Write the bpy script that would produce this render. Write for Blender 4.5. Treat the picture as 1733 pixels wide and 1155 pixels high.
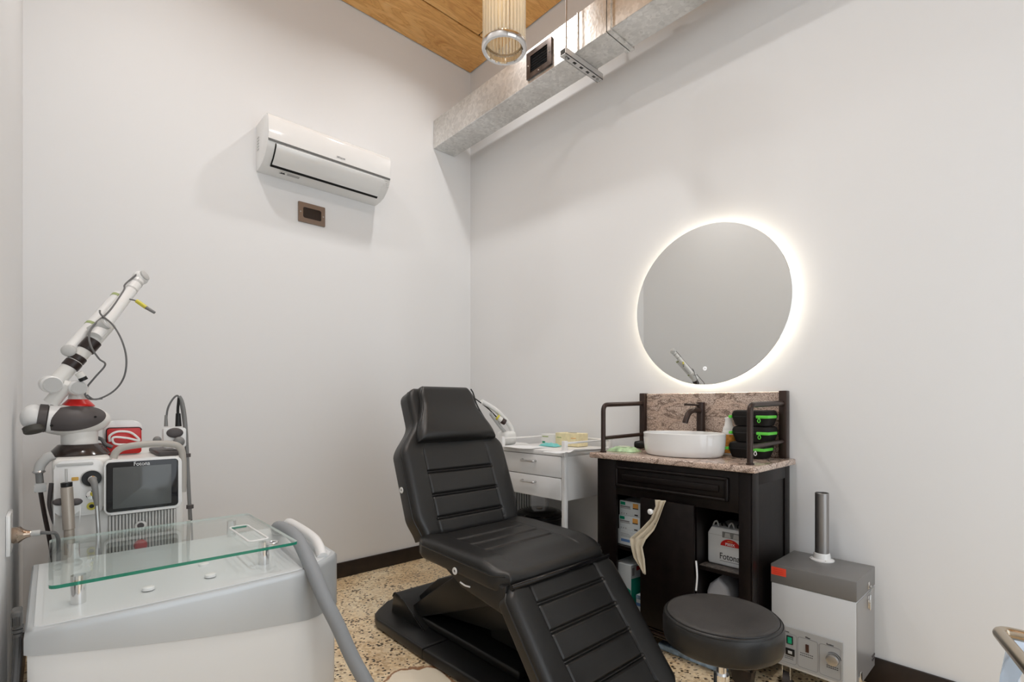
import bpy, bmesh, math, random
from mathutils import Vector, Matrix
random.seed(7)
for o in list(bpy.data.objects): bpy.data.objects.remove(o)
scene = bpy.context.scene
COL = scene.collection
PI = math.pi

# ---------------------------------------------------------------- camera
F_PX, CX, HY = 847.0, 866.5, 685.0            # focal length, centre column, horizon row (1733 x 1155 frame)
YAW = math.atan2(1790 - CX, F_PX)
CAM = Vector((3.359, -2.603, 1.2))
SN, CS = math.sin(YAW), math.cos(YAW)
cd = bpy.data.cameras.new('camera'); cam = bpy.data.objects.new('camera', cd); COL.objects.link(cam)
cd.sensor_width = 36; cd.lens = F_PX / 1733 * 36; cd.shift_y = (HY - 577.5) / 1733; cd.clip_start = 0.02
cam.location = CAM; cam.rotation_euler = (PI / 2, 0, YAW)
scene.camera = cam
# ---------------------------------------------------------------- light
w = bpy.data.worlds.new('world'); scene.world = w; w.use_nodes = True
w.node_tree.nodes['Background'].inputs[0].default_value = (0.885, 0.945, 1.0, 1)
w.node_tree.nodes['Background'].inputs[1].default_value = 9.0
vs = scene.view_settings
vs.view_transform = 'Standard'; vs.look = 'None'; vs.gamma = 1; vs.use_curve_mapping = False
vs.exposure = -2.1
LAMP_W = 40.0
DOWNLIGHTS = [(1.0, -2.2, 'near the air conditioner wall and the left wall'), (0.9, -0.76, 'in the corner by the duct'),
              (2.55, -2.2, 'above the cooling unit'), (2.45, -1.45, 'above the stool')]  # second row assumed, unseen; stool one shifted to even the wall light

def ray(px, py):
    r = (px - CX) / F_PX
    return Vector((r * CS - SN, r * SN + CS, (HY - py) / F_PX))
def hit(px, py, ax, v):
    d = ray(px, py); i = 'xyz'.index(ax)
    return CAM + d * ((v - CAM[i]) / d[i])
def AX(px, py, v=0.0): return hit(px, py, 'x', v)
def BY(px, py, v=0.0): return hit(px, py, 'y', v)
def CZ(px, py, v=0.0): return hit(px, py, 'z', v)

# ---------------------------------------------------------------- materials
MATS = {}
def mat(name, col, rough=0.5, metal=0.0, bump=0.0, bscale=200, var=0.0, vscale=6, spec=0.5, trans=0.0, emit=None, estr=0, coat=0.0, alpha=1):
    if name in MATS: return MATS[name]
    m = bpy.data.materials.new(name); m.use_nodes = True; nt = m.node_tree; p = nt.nodes['Principled BSDF']
    p.inputs['Base Color'].default_value = (*col, 1); p.inputs['Roughness'].default_value = rough
    p.inputs['Metallic'].default_value = metal; p.inputs['Specular IOR Level'].default_value = spec
    p.inputs['Transmission Weight'].default_value = trans; p.inputs['Coat Weight'].default_value = coat
    p.inputs['Alpha'].default_value = alpha
    if emit: p.inputs['Emission Color'].default_value = (*emit, 1); p.inputs['Emission Strength'].default_value = estr
    if bump or var:
        tc = nt.nodes.new('ShaderNodeTexCoord')
        if var:
            n = nt.nodes.new('ShaderNodeTexNoise'); n.inputs['Scale'].default_value = vscale; n.inputs['Detail'].default_value = 4
            nt.links.new(tc.outputs['Object'], n.inputs['Vector'])
            r = nt.nodes.new('ShaderNodeValToRGB'); e = r.color_ramp.elements
            e[0].position = .3; e[1].position = .7
            e[0].color = (*[c * (1 - var) for c in col], 1); e[1].color = (*[min(1, c * (1 + var)) for c in col], 1)
            nt.links.new(n.outputs['Fac'], r.inputs[0]); nt.links.new(r.outputs[0], p.inputs['Base Color'])
        if bump:
            n = nt.nodes.new('ShaderNodeTexNoise'); n.inputs['Scale'].default_value = bscale; n.inputs['Detail'].default_value = 3
            nt.links.new(tc.outputs['Object'], n.inputs['Vector'])
            b = nt.nodes.new('ShaderNodeBump'); b.inputs['Strength'].default_value = bump; b.inputs['Distance'].default_value = 0.002
            nt.links.new(n.outputs['Fac'], b.inputs['Height']); nt.links.new(b.outputs[0], p.inputs['Normal'])
    MATS[name] = m; return m
def nodes_of(name, rough=0.5):
    m = bpy.data.materials.new(name); m.use_nodes = True; MATS[name] = m
    nt = m.node_tree; p = nt.nodes['Principled BSDF']; p.inputs['Roughness'].default_value = rough
    tc = nt.nodes.new('ShaderNodeTexCoord')
    def N(t, **k):
        n = nt.nodes.new('ShaderNode' + t)
        for a, v in k.items():
            if a in n.inputs: n.inputs[a].default_value = v
        return n
    return m, nt, p, tc, N
def ramp(nt, src, stops):
    r = nt.nodes.new('ShaderNodeValToRGB'); e = r.color_ramp.elements
    while len(e) < len(stops): e.new(0.5)
    for el, (pos, c) in zip(e, stops): el.position = pos; el.color = (*c, 1)
    nt.links.new(src, r.inputs[0]); return r.outputs[0]
def mixc(nt, fac, a, b, mode='MIX'):
    n = nt.nodes.new('ShaderNodeMix'); n.data_type = 'RGBA'; n.blend_type = mode
    for s, v in ((n.inputs['Factor'], fac), (n.inputs['A'], a), (n.inputs['B'], b)):
        if isinstance(v, (int, float)): s.default_value = v
        elif isinstance(v, tuple): s.default_value = (*v, 1)
        else: nt.links.new(v, s)
    return n.outputs['Result']

WALL = mat('wall_paint', (0.79, 0.79, 0.79), 0.75, bump=0.06, bscale=260, spec=0.25)
WHITE = mat('white_plastic', (0.80, 0.80, 0.79), 0.35)
GLOSSW = mat('gloss_white_plastic', (0.82, 0.82, 0.81), 0.12, coat=0.5)
OFFW = mat('warm_white_plastic', (0.76, 0.75, 0.72), 0.35)
LGREY = mat('light_grey_plastic', (0.50, 0.50, 0.49), 0.4)
SILVER = mat('silver_grey_plastic', (0.52, 0.545, 0.56), 0.32, metal=0.25, bump=0.05, bscale=900)
MGREY = mat('mid_grey_plastic', (0.20, 0.20, 0.195), 0.45)
DGREY = mat('dark_grey_plastic', (0.072, 0.062, 0.062), 0.5)
BLACK = mat('black_plastic', (0.0075, 0.0075, 0.0075), 0.36, spec=0.35)
GBLACK = mat('gloss_black', (0.006, 0.006, 0.007), 0.08)
LEATHER = mat('black_leather', (0.0115, 0.0112, 0.0108), 0.36, bump=0.2, bscale=420, spec=0.52)
LEATHER2 = mat('brown_grey_leather', (0.034, 0.031, 0.029), 0.55, bump=0.35, bscale=300, var=0.35, vscale=9)
THREAD = mat('black_piping', (0.006, 0.006, 0.006), 0.35)
CHROME = mat('chrome', (0.78, 0.78, 0.78), 0.08, metal=1)
STEEL = mat('brushed_steel', (0.52, 0.515, 0.51), 0.32, metal=1)
BRONZE = mat('dark_bronze', (0.040, 0.024, 0.019), 0.36, metal=0.45)
BRASS = mat('pale_brass_metal', (0.50, 0.42, 0.32), 0.26, metal=1)
BEIGE = mat('beige_metal', (0.42, 0.37, 0.32), 0.38, metal=0.4)
TAUPE = mat('taupe_plastic', (0.42, 0.395, 0.36), 0.4)
RED = mat('red_plastic', (0.60, 0.012, 0.01), 0.3)
ORANGE = mat('orange_red_label', (0.85, 0.07, 0.03), 0.5)
GREEN = mat('lime_green_zip', (0.12, 0.62, 0.06), 0.4)
DKGREEN = mat('dark_green_print', (0.0, 0.27, 0.15), 0.5)
YEL = mat('yellow_plastic', (0.62, 0.55, 0.06), 0.4)
OLIVE = mat('olive_ring', (0.35, 0.42, 0.18), 0.5)
DWOOD = mat('espresso_wood', (0.0070, 0.0045, 0.0040), 0.38, bump=0.12, bscale=60, var=0.4, vscale=25, spec=0.22)
BOARD = mat('dark_brown_skirting', (0.016, 0.0085, 0.006), 0.45, var=0.4, vscale=12)
CERAMIC = mat('white_ceramic', (0.84, 0.84, 0.83), 0.1, coat=0.6)
PAPER = mat('white_paper', (0.82, 0.83, 0.84), 0.7)
CARD = mat('white_carton', (0.68, 0.73, 0.75), 0.55)
PRINT = mat('dark_print', (0.03, 0.03, 0.035), 0.6)
GREYPR = mat('grey_print', (0.25, 0.25, 0.26), 0.6)
BLUEPR = mat('blue_print', (0.12, 0.24, 0.50), 0.6)
AMBERPR = mat('amber_print', (0.75, 0.36, 0.08), 0.6)
CREAM = mat('cream_cloth', (0.68, 0.60, 0.46), 0.9, bump=0.5, bscale=160)
TEAL = mat('teal_plastic', (0.18, 0.58, 0.56), 0.45)
YCARD = mat('pale_yellow_carton', (0.78, 0.68, 0.42), 0.6, var=0.12, vscale=30)
PACK = mat('pale_green_film', (0.48, 0.68, 0.40), 0.3, bump=0.5, bscale=50, var=0.3, vscale=40)
ORANGEB = mat('orange_bottle_label', (0.85, 0.30, 0.05), 0.4, var=0.5, vscale=60)
BLUEFILM = mat('pale_blue_film', (0.36, 0.50, 0.66), 0.25, bump=0.5, bscale=30, var=0.5, vscale=30)
CLEARFILM = mat('milky_film', (0.55, 0.57, 0.62), 0.25, bump=0.6, bscale=24)
HOSE = mat('grey_hose', (0.27, 0.285, 0.30), 0.6, bump=0.4, bscale=500)
CABLE = mat('grey_cable', (0.13, 0.13, 0.13), 0.5)
DARKHOLE = mat('dark_recess', (0.004, 0.004, 0.004), 0.9)
GUN = mat('gunmetal_paint', (0.19, 0.185, 0.18), 0.42, metal=0.2)
CASE = mat('white_case', (0.70, 0.72, 0.73), 0.35)
BROWNPL = mat('bronze_plate', (0.30, 0.235, 0.195), 0.3, metal=0.9)
LEDM = mat('led_strip', (1, 1, 1), 0.5, emit=(1.0, 0.90, 0.74), estr=150)
ICON = mat('lit_icon', (1, 1, 1), 0.5, emit=(0.9, 0.95, 1.0), estr=1.5)
BULB = mat('warm_bulb', (1, .9, .7), 0.5, emit=(1.0, 0.72, 0.38), estr=70)
LENS = mat('downlight_lens', (1, 1, 1), 0.5, emit=(1.0, 0.95, 0.88), estr=6)
BLUEGLOW = mat('pale_blue_shell', (0.62, 0.76, 0.95), 0.25, trans=0.1)
SCREEN = mat('screen_glass', (0.085, 0.09, 0.09), 0.12)
MIRROR = mat('mirror_silver', (0.80, 0.81, 0.80), 0.0, metal=1)
GLASSROD = mat('ribbed_glass', (1.0, 0.92, 0.76), 0.10, trans=0.65)
GREENGLASS = mat('green_glass_edge', (0.01, 0.23, 0.14), 0.08, trans=0.25)

def thin_glass():
    m = bpy.data.materials.new('clear_glass'); m.use_nodes = True; nt = m.node_tree; nt.nodes.clear()
    out = nt.nodes.new('ShaderNodeOutputMaterial'); t = nt.nodes.new('ShaderNodeBsdfTransparent'); t.inputs[0].default_value = (0.955, 0.98, 0.97, 1)
    g = nt.nodes.new('ShaderNodeBsdfGlossy'); g.inputs['Roughness'].default_value = 0.0; g.inputs[0].default_value = (1, 1, 1, 1)
    lw = nt.nodes.new('ShaderNodeLayerWeight'); lw.inputs[0].default_value = 0.5
    p5 = nt.nodes.new('ShaderNodeMath'); p5.operation = 'POWER'; nt.links.new(lw.outputs['Facing'], p5.inputs[0]); p5.inputs[1].default_value = 5
    f = nt.nodes.new('ShaderNodeMath'); f.operation = 'MULTIPLY_ADD'; nt.links.new(p5.outputs[0], f.inputs[0]); f.inputs[1].default_value = .7; f.inputs[2].default_value = .035
    mx = nt.nodes.new('ShaderNodeMixShader')
    nt.links.new(f.outputs[0], mx.inputs[0]); nt.links.new(t.outputs[0], mx.inputs[1]); nt.links.new(g.outputs[0], mx.inputs[2]); nt.links.new(mx.outputs[0], out.inputs[0])
    MATS['clear_glass'] = m; return m
GLASS = thin_glass()

def floor_mat():
    m, nt, p, tc, N = nodes_of('polished_aggregate_concrete', 0.32)
    L = nt.links.new; V = tc.outputs['Object']
    big = N('TexNoise', Scale=2.2, Detail=5.0); L(V, big.inputs['Vector'])
    base = ramp(nt, big.outputs['Fac'], [(.30, (.62, .43, .23)), (.45, (.80, .63, .41)), (.62, (.86, .74, .54)), (.8, (.70, .53, .32))])
    v1 = N('TexVoronoi', Scale=70.0); L(V, v1.inputs['Vector'])
    tone = ramp(nt, v1.outputs['Color'], [(.2, (.78, .70, .6)), (.55, (1, 1, 1)), (.9, (1.12, 1.1, 1.04))])
    c = mixc(nt, 1.0, base, tone, 'MULTIPLY')
    v2 = N('TexVoronoi', Scale=58.0, Randomness=1.0); L(V, v2.inputs['Vector'])
    n2 = N('TexNoise', Scale=9.0); L(V, n2.inputs['Vector'])
    thr = nt.nodes.new('ShaderNodeMath'); thr.operation = 'MULTIPLY'; L(n2.outputs['Fac'], thr.inputs[0]); thr.inputs[1].default_value = 0.72
    lt = nt.nodes.new('ShaderNodeMath'); lt.operation = 'LESS_THAN'; L(v2.outputs['Distance'], lt.inputs[0]); L(thr.outputs[0], lt.inputs[1])
    sep = nt.nodes.new('ShaderNodeSeparateColor'); L(v2.outputs['Color'], sep.inputs[0])
    gt = nt.nodes.new('ShaderNodeMath'); gt.operation = 'GREATER_THAN'; L(sep.outputs[0], gt.inputs[0]); gt.inputs[1].default_value = 0.42
    mu = nt.nodes.new('ShaderNodeMath'); mu.operation = 'MULTIPLY'; L(lt.outputs[0], mu.inputs[0]); L(gt.outputs[0], mu.inputs[1])
    spot = ramp(nt, sep.outputs[1], [(.35, (.035, .024, .015)), (.65, (.15, .085, .04)), (.9, (.33, .24, .15))])
    c = mixc(nt, mu.outputs[0], c, spot)
    # pale cement repair with a brown crack line beside the chair base
    mp = N('Mapping'); mp.inputs['Location'].default_value = (-1.47, 1.46, 0); L(V, mp.inputs['Vector'])
    wn = N('TexNoise', Scale=7.0, Detail=4.0); L(V, wn.inputs['Vector'])
    ln = nt.nodes.new('ShaderNodeVectorMath'); ln.operation = 'LENGTH'; L(mp.outputs[0], ln.inputs[0])
    ad = nt.nodes.new('ShaderNodeMath'); ad.operation = 'MULTIPLY_ADD'; L(wn.outputs['Fac'], ad.inputs[0]); ad.inputs[1].default_value = .22; L(ln.outputs['Value'], ad.inputs[2])
    pf = ramp(nt, ad.outputs[0], [(.235, (1, 1, 1)), (.245, (0, 0, 0))])
    ef = ramp(nt, ad.outputs[0], [(.238, (0, 0, 0)), (.244, (1, 1, 1)), (.256, (1, 1, 1)), (.262, (0, 0, 0))])
    c = mixc(nt, pf, c, (.86, .76, .60)); c = mixc(nt, ef, c, (.34, .17, .08))
    L(c, p.inputs['Base Color'])
    return m
FLOOR = floor_mat()
def ply_mat():
    m, nt, p, tc, N = nodes_of('honey_plywood', 0.38)
    L = nt.links.new
    mp = N('Mapping'); mp.inputs['Scale'].default_value = (5.5, 1.2, 1); L(tc.outputs['Object'], mp.inputs['Vector'])
    n1 = N('TexNoise', Scale=1.6, Detail=6.0, Distortion=2.2); L(mp.outputs[0], n1.inputs['Vector'])
    c = ramp(nt, n1.outputs['Fac'], [(.30, (.60, .27, .07)), (.46, (.78, .42, .13)), (.50, (.66, .32, .09)), (.54, (.80, .44, .145)), (.75, (.86, .52, .21))])
    mp2 = N('Mapping'); mp2.inputs['Scale'].default_value = (60, 4, 1); L(tc.outputs['Object'], mp2.inputs['Vector'])
    n2 = N('TexNoise', Scale=3.0, Detail=3.0); L(mp2.outputs[0], n2.inputs['Vector'])
    g = ramp(nt, n2.outputs['Fac'], [(.3, (.86, .84, .80)), (.7, (1.06, 1.06, 1.06))])
    L(mixc(nt, 1.0, c, g, 'MULTIPLY'), p.inputs['Base Color'])
    return m
PLY = ply_mat()
def granite_mat():
    m, nt, p, tc, N = nodes_of('beige_granite', 0.18)
    L = nt.links.new
    mp = N('Mapping'); mp.inputs['Scale'].default_value = (1, 1, 2.6); L(tc.outputs['Object'], mp.inputs['Vector'])
    n1 = N('TexNoise', Scale=210.0, Detail=3.0); L(tc.outputs['Object'], n1.inputs['Vector'])
    c1 = ramp(nt, n1.outputs['Fac'], [(.33, (.12, .085, .07)), (.43, (.44, .33, .27)), (.55, (.62, .49, .41)), (.70, (.76, .64, .55))])
    n2 = N('TexNoise', Scale=5.0, Detail=7.0, Distortion=1.2); L(mp.outputs[0], n2.inputs['Vector'])
    c2 = ramp(nt, n2.outputs['Fac'], [(.44, (1, 1, 1)), (.485, (.42, .38, .36)), (.51, (.95, .92, .9)), (.6, (1.05, 1.0, .96)), (.66, (.6, .56, .54)), (.7, (1, 1, 1))])
    L(mixc(nt, 1.0, c1, c2, 'MULTIPLY'), p.inputs['Base Color'])
    return m
GRANITE = granite_mat()
def galv_mat():
    m, nt, p, tc, N = nodes_of('galvanised_steel', 0.3)
    L = nt.links.new
    v = N('TexVoronoi', Scale=55.0); L(tc.outputs['Object'], v.inputs['Vector'])
    n = N('TexNoise', Scale=3.0, Detail=5.0); L(tc.outputs['Object'], n.inputs['Vector'])
    c = ramp(nt, v.outputs['Color'], [(.1, (.66, .655, .64)), (.9, (.82, .815, .80))])
    c2 = ramp(nt, n.outputs['Fac'], [(.35, (.86, .85, .83)), (.65, (1.05, 1.05, 1.05))])
    L(mixc(nt, 1.0, c, c2, 'MULTIPLY'), p.inputs['Base Color'])
    p.inputs['Metallic'].default_value = 0.88
    r = ramp(nt, n.outputs['Fac'], [(.3, (.28,) * 3), (.7, (.45,) * 3)]); L(r, p.inputs['Roughness'])
    b = N('Bump'); b.inputs['Strength'].default_value = 0.12; b.inputs['Distance'].default_value = 0.003; L(v.outputs['Distance'], b.inputs['Height']); L(b.outputs[0], p.inputs['Normal'])
    return m
GALV = galv_mat()

# ---------------------------------------------------------------- mesh helpers
def basis(n, up=None):
    n = Vector(n).normalized(); up = Vector(up) if up else (Vector((0, 0, 1)) if abs(n.z) < .95 else Vector((1, 0, 0)))
    u = up.cross(n).normalized(); v = n.cross(u); return u, v, n
class MB:
    def __init__(s): s.bm = bmesh.new()
    def _bev(s, faces, r, seg):
        if r > 0:
            ed = list({e for f in faces for e in f.edges})
            bmesh.ops.bevel(s.bm, geom=ed, offset=r, segments=seg, affect='EDGES', profile=0.5)
        return s
    def box(s, x, y, z, r=0, seg=2, rot=None):
        (x0, x1), (y0, y1), (z0, z1) = sorted(x), sorted(y), sorted(z)
        P = [(a, b, c) for c in (z0, z1) for b in (y0, y1) for a in (x0, x1)]
        if rot: c = Vector(((x0 + x1) / 2, (y0 + y1) / 2, (z0 + z1) / 2)); P = [rot @ (Vector(p) - c) + c for p in P]
        V = [s.bm.verts.new(p) for p in P]
        fs = [s.bm.faces.new([V[i] for i in q]) for q in ((0, 2, 3, 1), (4, 5, 7, 6), (0, 1, 5, 4), (2, 6, 7, 3), (0, 4, 6, 2), (1, 3, 7, 5))]
        return s._bev(fs, r, seg)
    def prism(s, pts, ax, a, b, r=0, seg=2):
        """polygon pts in the plane normal to ax ('x': (y,z), 'y': (x,z), 'z': (x,y)) extruded from a to b"""
        f = {'x': lambda p, t: (t, p[0], p[1]), 'y': lambda p, t: (p[0], t, p[1]), 'z': lambda p, t: (p[0], p[1], t)}[ax]
        A = [s.bm.verts.new(f(p, a)) for p in pts]; B = [s.bm.verts.new(f(p, b)) for p in pts]; n = len(pts)
        fs = [s.bm.faces.new(A), s.bm.faces.new(B[::-1])] + [s.bm.faces.new((A[i], B[i], B[(i + 1) % n], A[(i + 1) % n])) for i in range(n)]
        if r > 0: bmesh.ops.bevel(s.bm, geom=list({e for f_ in fs[:2] for e in f_.edges}), offset=r, segments=seg, affect='EDGES', profile=0.5)
        return s
    def plate(s, O, U, V, N, pts, t):
        """flat plate: outline pts in (U,V) about O, thickness t along N"""
        O, U, V, N = map(Vector, (O, U, V, N))
        A = [s.bm.verts.new(O + U * p[0] + V * p[1]) for p in pts]; B = [s.bm.verts.new(O + U * p[0] + V * p[1] + N * t) for p in pts]; n = len(pts)
        s.bm.faces.new(A); s.bm.faces.new(B[::-1])
        for i in range(n): s.bm.faces.new((A[i], B[i], B[(i + 1) % n], A[(i + 1) % n]))
        return s
    def frame(s, O, U, V, N, outer, inner, t):
        """plate with a hole: outer and inner outlines with equal point counts"""
        O, U, V, N = map(Vector, (O, U, V, N)); n = len(outer)
        R = [[s.bm.verts.new(O + U * p[0] + V * p[1] + N * h) for p in q] for q, h in ((outer, 0), (outer, t), (inner, t), (inner, 0))]
        for a, c in zip(R, R[1:] + R[:1]):
            for i in range(n): s.bm.faces.new((a[i], a[(i + 1) % n], c[(i + 1) % n], c[i]))
        return s
    def lathe(s, prof, c, axis=(0, 0, 1), seg=32, sx=1, sy=1, up=None):
        u, v, n = basis(axis, up); c = Vector(c); rings = []
        for r, h in prof:
            if r < 1e-6: rings.append([s.bm.verts.new(c + n * h)])
            else: rings.append([s.bm.verts.new(c + n * h + u * (r * sx * math.cos(2 * PI * i / seg)) + v * (r * sy * math.sin(2 * PI * i / seg))) for i in range(seg)])
        for a, b in zip(rings, rings[1:]):
            for i in range(seg):
                j = (i + 1) % seg
                if len(a) == 1 and len(b) == 1: continue
                if len(a) == 1: s.bm.faces.new((a[0], b[i], b[j]))
                elif len(b) == 1: s.bm.faces.new((a[i], a[j], b[0]))
                else: s.bm.faces.new((a[i], a[j], b[j], b[i]))
        if len(rings[0]) > 1 and prof[0] != prof[-1]: s.bm.faces.new(rings[0][::-1])
        if len(rings[-1]) > 1 and prof[0] != prof[-1]: s.bm.faces.new(rings[-1])
        return s
    def cyl(s, a, b, r, seg=20, r2=None, bev=0):
        a, b = Vector(a), Vector(b); h = (b - a).length; r2 = r if r2 is None else r2
        pr = [(r, 0), (r2, h)] if not bev else [(r - bev, 0), (r, bev), (r2, h - bev), (r2 - bev, h)]
        return s.lathe(pr, a, b - a, seg)
    def ring(s, c, axis, R, r, seg=32, k=10):
        return s.lathe([(R + r * math.cos(2 * PI * i / k), r * math.sin(2 * PI * i / k)) for i in range(k + 1)], c, axis, seg)
    def ball(s, c, R, axis=(0, 0, 1), sc=1.0, seg=24, k=12, sx=1, sy=1, up=None):
        return s.lathe([(R * math.sin(PI * i / k), -R * sc * math.cos(PI * i / k)) for i in range(k + 1)], c, axis, seg, sx, sy, up)
    def tube(s, pts, r, seg=10, smooth=0, closed=False):
        P = [Vector(p) for p in pts]
        if smooth:
            Q = []
            for i in range(len(P) - 1):
                p0, p1, p2, p3 = P[max(i - 1, 0)], P[i], P[i + 1], P[min(i + 2, len(P) - 1)]
                for k in range(smooth):
                    t = k / smooth
                    Q.append(.5 * ((2 * p1) + (p2 - p0) * t + (2 * p0 - 5 * p1 + 4 * p2 - p3) * t * t + (3 * p1 - p0 - 3 * p2 + p3) * t ** 3))
            P = Q + [P[-1]]
        n = len(P); rings = []; u = None
        for i in range(n):
            t = ((P[min(i + 1, n - 1)] - P[max(i - 1, 0)])).normalized()
            if u is None: u, v, _ = basis(t)
            else: u = (u - t * u.dot(t)).normalized(); v = t.cross(u)
            rr = r[i] if isinstance(r, (list, tuple)) and len(r) == n else (r if not isinstance(r, (list, tuple)) else r[0] + (r[1] - r[0]) * i / (n - 1))
            rings.append([s.bm.verts.new(P[i] + u * (rr * math.cos(2 * PI * k / seg)) + v * (rr * math.sin(2 * PI * k / seg))) for k in range(seg)])
        for a, b in zip(rings, rings[1:]):
            for i in range(seg): s.bm.faces.new((a[i], a[(i + 1) % seg], b[(i + 1) % seg], b[i]))
        s.bm.faces.new(rings[0][::-1]); s.bm.faces.new(rings[-1]); return s
    def grid(s, f, nu, nv):
        V = [[s.bm.verts.new(f(i / nu, j / nv)) for i in range(nu + 1)] for j in range(nv + 1)]
        for j in range(nv):
            for i in range(nu): s.bm.faces.new((V[j][i], V[j][i + 1], V[j + 1][i + 1], V[j + 1][i]))
        return s
def arc(cx, cy, r, a0, a1, n=6): return [(cx + r * math.cos(math.radians(a0 + (a1 - a0) * i / n)), cy + r * math.sin(math.radians(a0 + (a1 - a0) * i / n))) for i in range(n + 1)]
def rrect(x0, x1, y0, y1, r, n=5):
    return arc(x1 - r, y1 - r, r, 0, 90, n) + arc(x0 + r, y1 - r, r, 90, 180, n) + arc(x0 + r, y0 + r, r, 180, 270, n) + arc(x1 - r, y0 + r, r, 270, 360, n)
def fillet(pts, r):
    """polyline with rounded corners"""
    P = [Vector(p) for p in pts]; Q = [P[0]]
    for a, b, c in zip(P, P[1:], P[2:]):
        d0, d1 = (a - b).normalized(), (c - b).normalized(); p, q = b + d0 * r, b + d1 * r
        for k in range(7):
            t = k / 6; Q.append(p * (1 - t) ** 2 + b * (2 * t * (1 - t)) + q * t * t)
    return Q + [P[-1]]

ROOT = {}
def obj(name, mb, m, parent=None, ang=35, origin=None, label=None):
    bm = mb.bm; bmesh.ops.recalc_face_normals(bm, faces=bm.faces)
    off = ROOT.get(parent.name) if parent else (Vector(origin) if origin else None)
    if off is None: off = Vector((0, 0, 0))
    bm.transform(Matrix.Translation(-off))
    me = bpy.data.meshes.new(name); bm.to_mesh(me); bm.free()
    for ml in (m if isinstance(m, (list, tuple)) else [m]): me.materials.append(ml)
    me.polygons.foreach_set('use_smooth', [True] * len(me.polygons)); me.set_sharp_from_angle(angle=math.radians(ang))
    o = bpy.data.objects.new(name, me); COL.objects.link(o)
    if parent: o.parent = parent; ROOT[o.name] = off
    else: o.location = off; ROOT[o.name] = off
    if label: o['label'] = label
    return o
def thing(name, label, cat, loc, group=None):
    o = bpy.data.objects.new(name, None); COL.objects.link(o); o.location = loc; o.empty_display_size = .1
    ROOT[o.name] = Vector(loc); o['label'] = label; o['category'] = cat
    if group: o['group'] = group
    return o
def tag(o, label, cat, group=None):
    o['label'] = label; o['category'] = cat
    if group: o['group'] = group
    return o
def struct(o): o['kind'] = 'structure'; return o
def copies(src, parent, offs):
    for d in offs:
        c = src.copy(); COL.objects.link(c); c.parent = parent; c.location = src.location + Vector(d)
def text(s, size, O, facing, m, parent, name='lettering', align='LEFT', sx=1.0, bold=0.0, U=None, V=None):
    cu = bpy.data.curves.new('t', 'FONT'); cu.body = s; cu.size = size; cu.align_x = align; cu.extrude = 0.0004; cu.offset = bold
    t = bpy.data.objects.new('t', cu); COL.objects.link(t)
    me = bpy.data.meshes.new_from_object(t.evaluated_get(bpy.context.evaluated_depsgraph_get()))
    bpy.data.objects.remove(t); bpy.data.curves.remove(cu)
    u, v, n = {'x': ((0, 1, 0), (0, 0, 1), (1, 0, 0)), '-y': ((1, 0, 0), (0, 0, 1), (0, -1, 0))}[facing] if facing else (U, V, Vector(U).cross(Vector(V)))
    M = Matrix((Vector(u) * sx, Vector(v), Vector(n))).transposed().to_4x4(); M.translation = Vector(O) - ROOT[parent.name]
    me.transform(M); me.materials.clear(); me.materials.append(m)
    o = bpy.data.objects.new(name, me); COL.objects.link(o); o.parent = parent; return o

# ================================================================ the room
XF, YL, ZC = 4.7, -2.71, 4.0
struct(obj('floor', MB().box((-.1, XF + .1), (YL - .1, .1), (-.1, 0)), FLOOR))
struct(obj('wall_back', MB().box((-.1, 0), (YL - .1, .1), (0, ZC + .1)), WALL))
struct(obj('wall_right', MB().box((0, XF + .1), (0, .1), (0, ZC + .1)), WALL))
struct(obj('wall_left', MB().box((0, XF + .1), (YL - .1, YL), (0, ZC + .1)), WALL))
# unseen wall behind the camera; wide opening added to let world light in
wf = MB().box((XF, XF + .1), (YL, -2.45), (0, ZC)).box((XF, XF + .1), (-.25, 0), (0, ZC)).box((XF, XF + .1), (-2.45, -.25), (3.2, ZC)).box((XF, XF + .1), (-2.45, -.25), (0, .05))
struct(obj('wall_front', wf, WALL))
ce = struct(obj('ceiling', MB().box((0, XF), (YL, 0), (ZC + .012, ZC + .08)), DARKHOLE))
G = .006
for x0, x1, y0, y1 in [(0.002, .386, YL, -.002), (.386, 1.60, -.222, -.002), (.386, 1.60, YL, -.222), (1.60, XF, -.222, -.002), (1.60, 2.8, YL, -.222), (2.8, XF, YL, -.222)]:
    obj('plywood_panel', MB().box((x0 + G, x1 - G), (y0 + G, y1 - G), (ZC, ZC + .015), r=.002, seg=1), PLY, ce)
struct(obj('baseboard_back', MB().box((0, .014), (YL, 0), (0, .105), r=.003), BOARD))
struct(obj('baseboard_right', MB().box((.014, XF), (-.014, 0), (0, .116), r=.003), BOARD))
struct(obj('baseboard_left', MB().box((.014, XF), (YL, YL + .012), (0, .105), r=.003), BOARD))

# ---------------------------------------------------------------- ceiling downlights (above the frame)
for x, y, where in DOWNLIGHTS:
    t = thing('downlight', 'small round white ceiling downlight ' + where, 'downlight', (x, y, ZC), 'ceiling downlights')
    obj('trim_ring', MB().lathe([(.075, 0), (.075, -.012), (.06, -.016), (.055, -.004), (.055, 0)], (x, y, ZC)), WHITE, t)
    obj('lens', MB().lathe([(0, -.003), (.055, -.003)], (x, y, ZC)), LENS, t)
    la = bpy.data.lights.new('downlight_glow', 'AREA'); la.shape = 'DISK'; la.size = .10; la.energy = LAMP_W; la.spread = math.radians(150); la.color = (1.0, .99, .98)
    lo = bpy.data.objects.new('downlight_glow', la); COL.objects.link(lo); lo.parent = t; lo.location = (0, 0, -.02)

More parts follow.
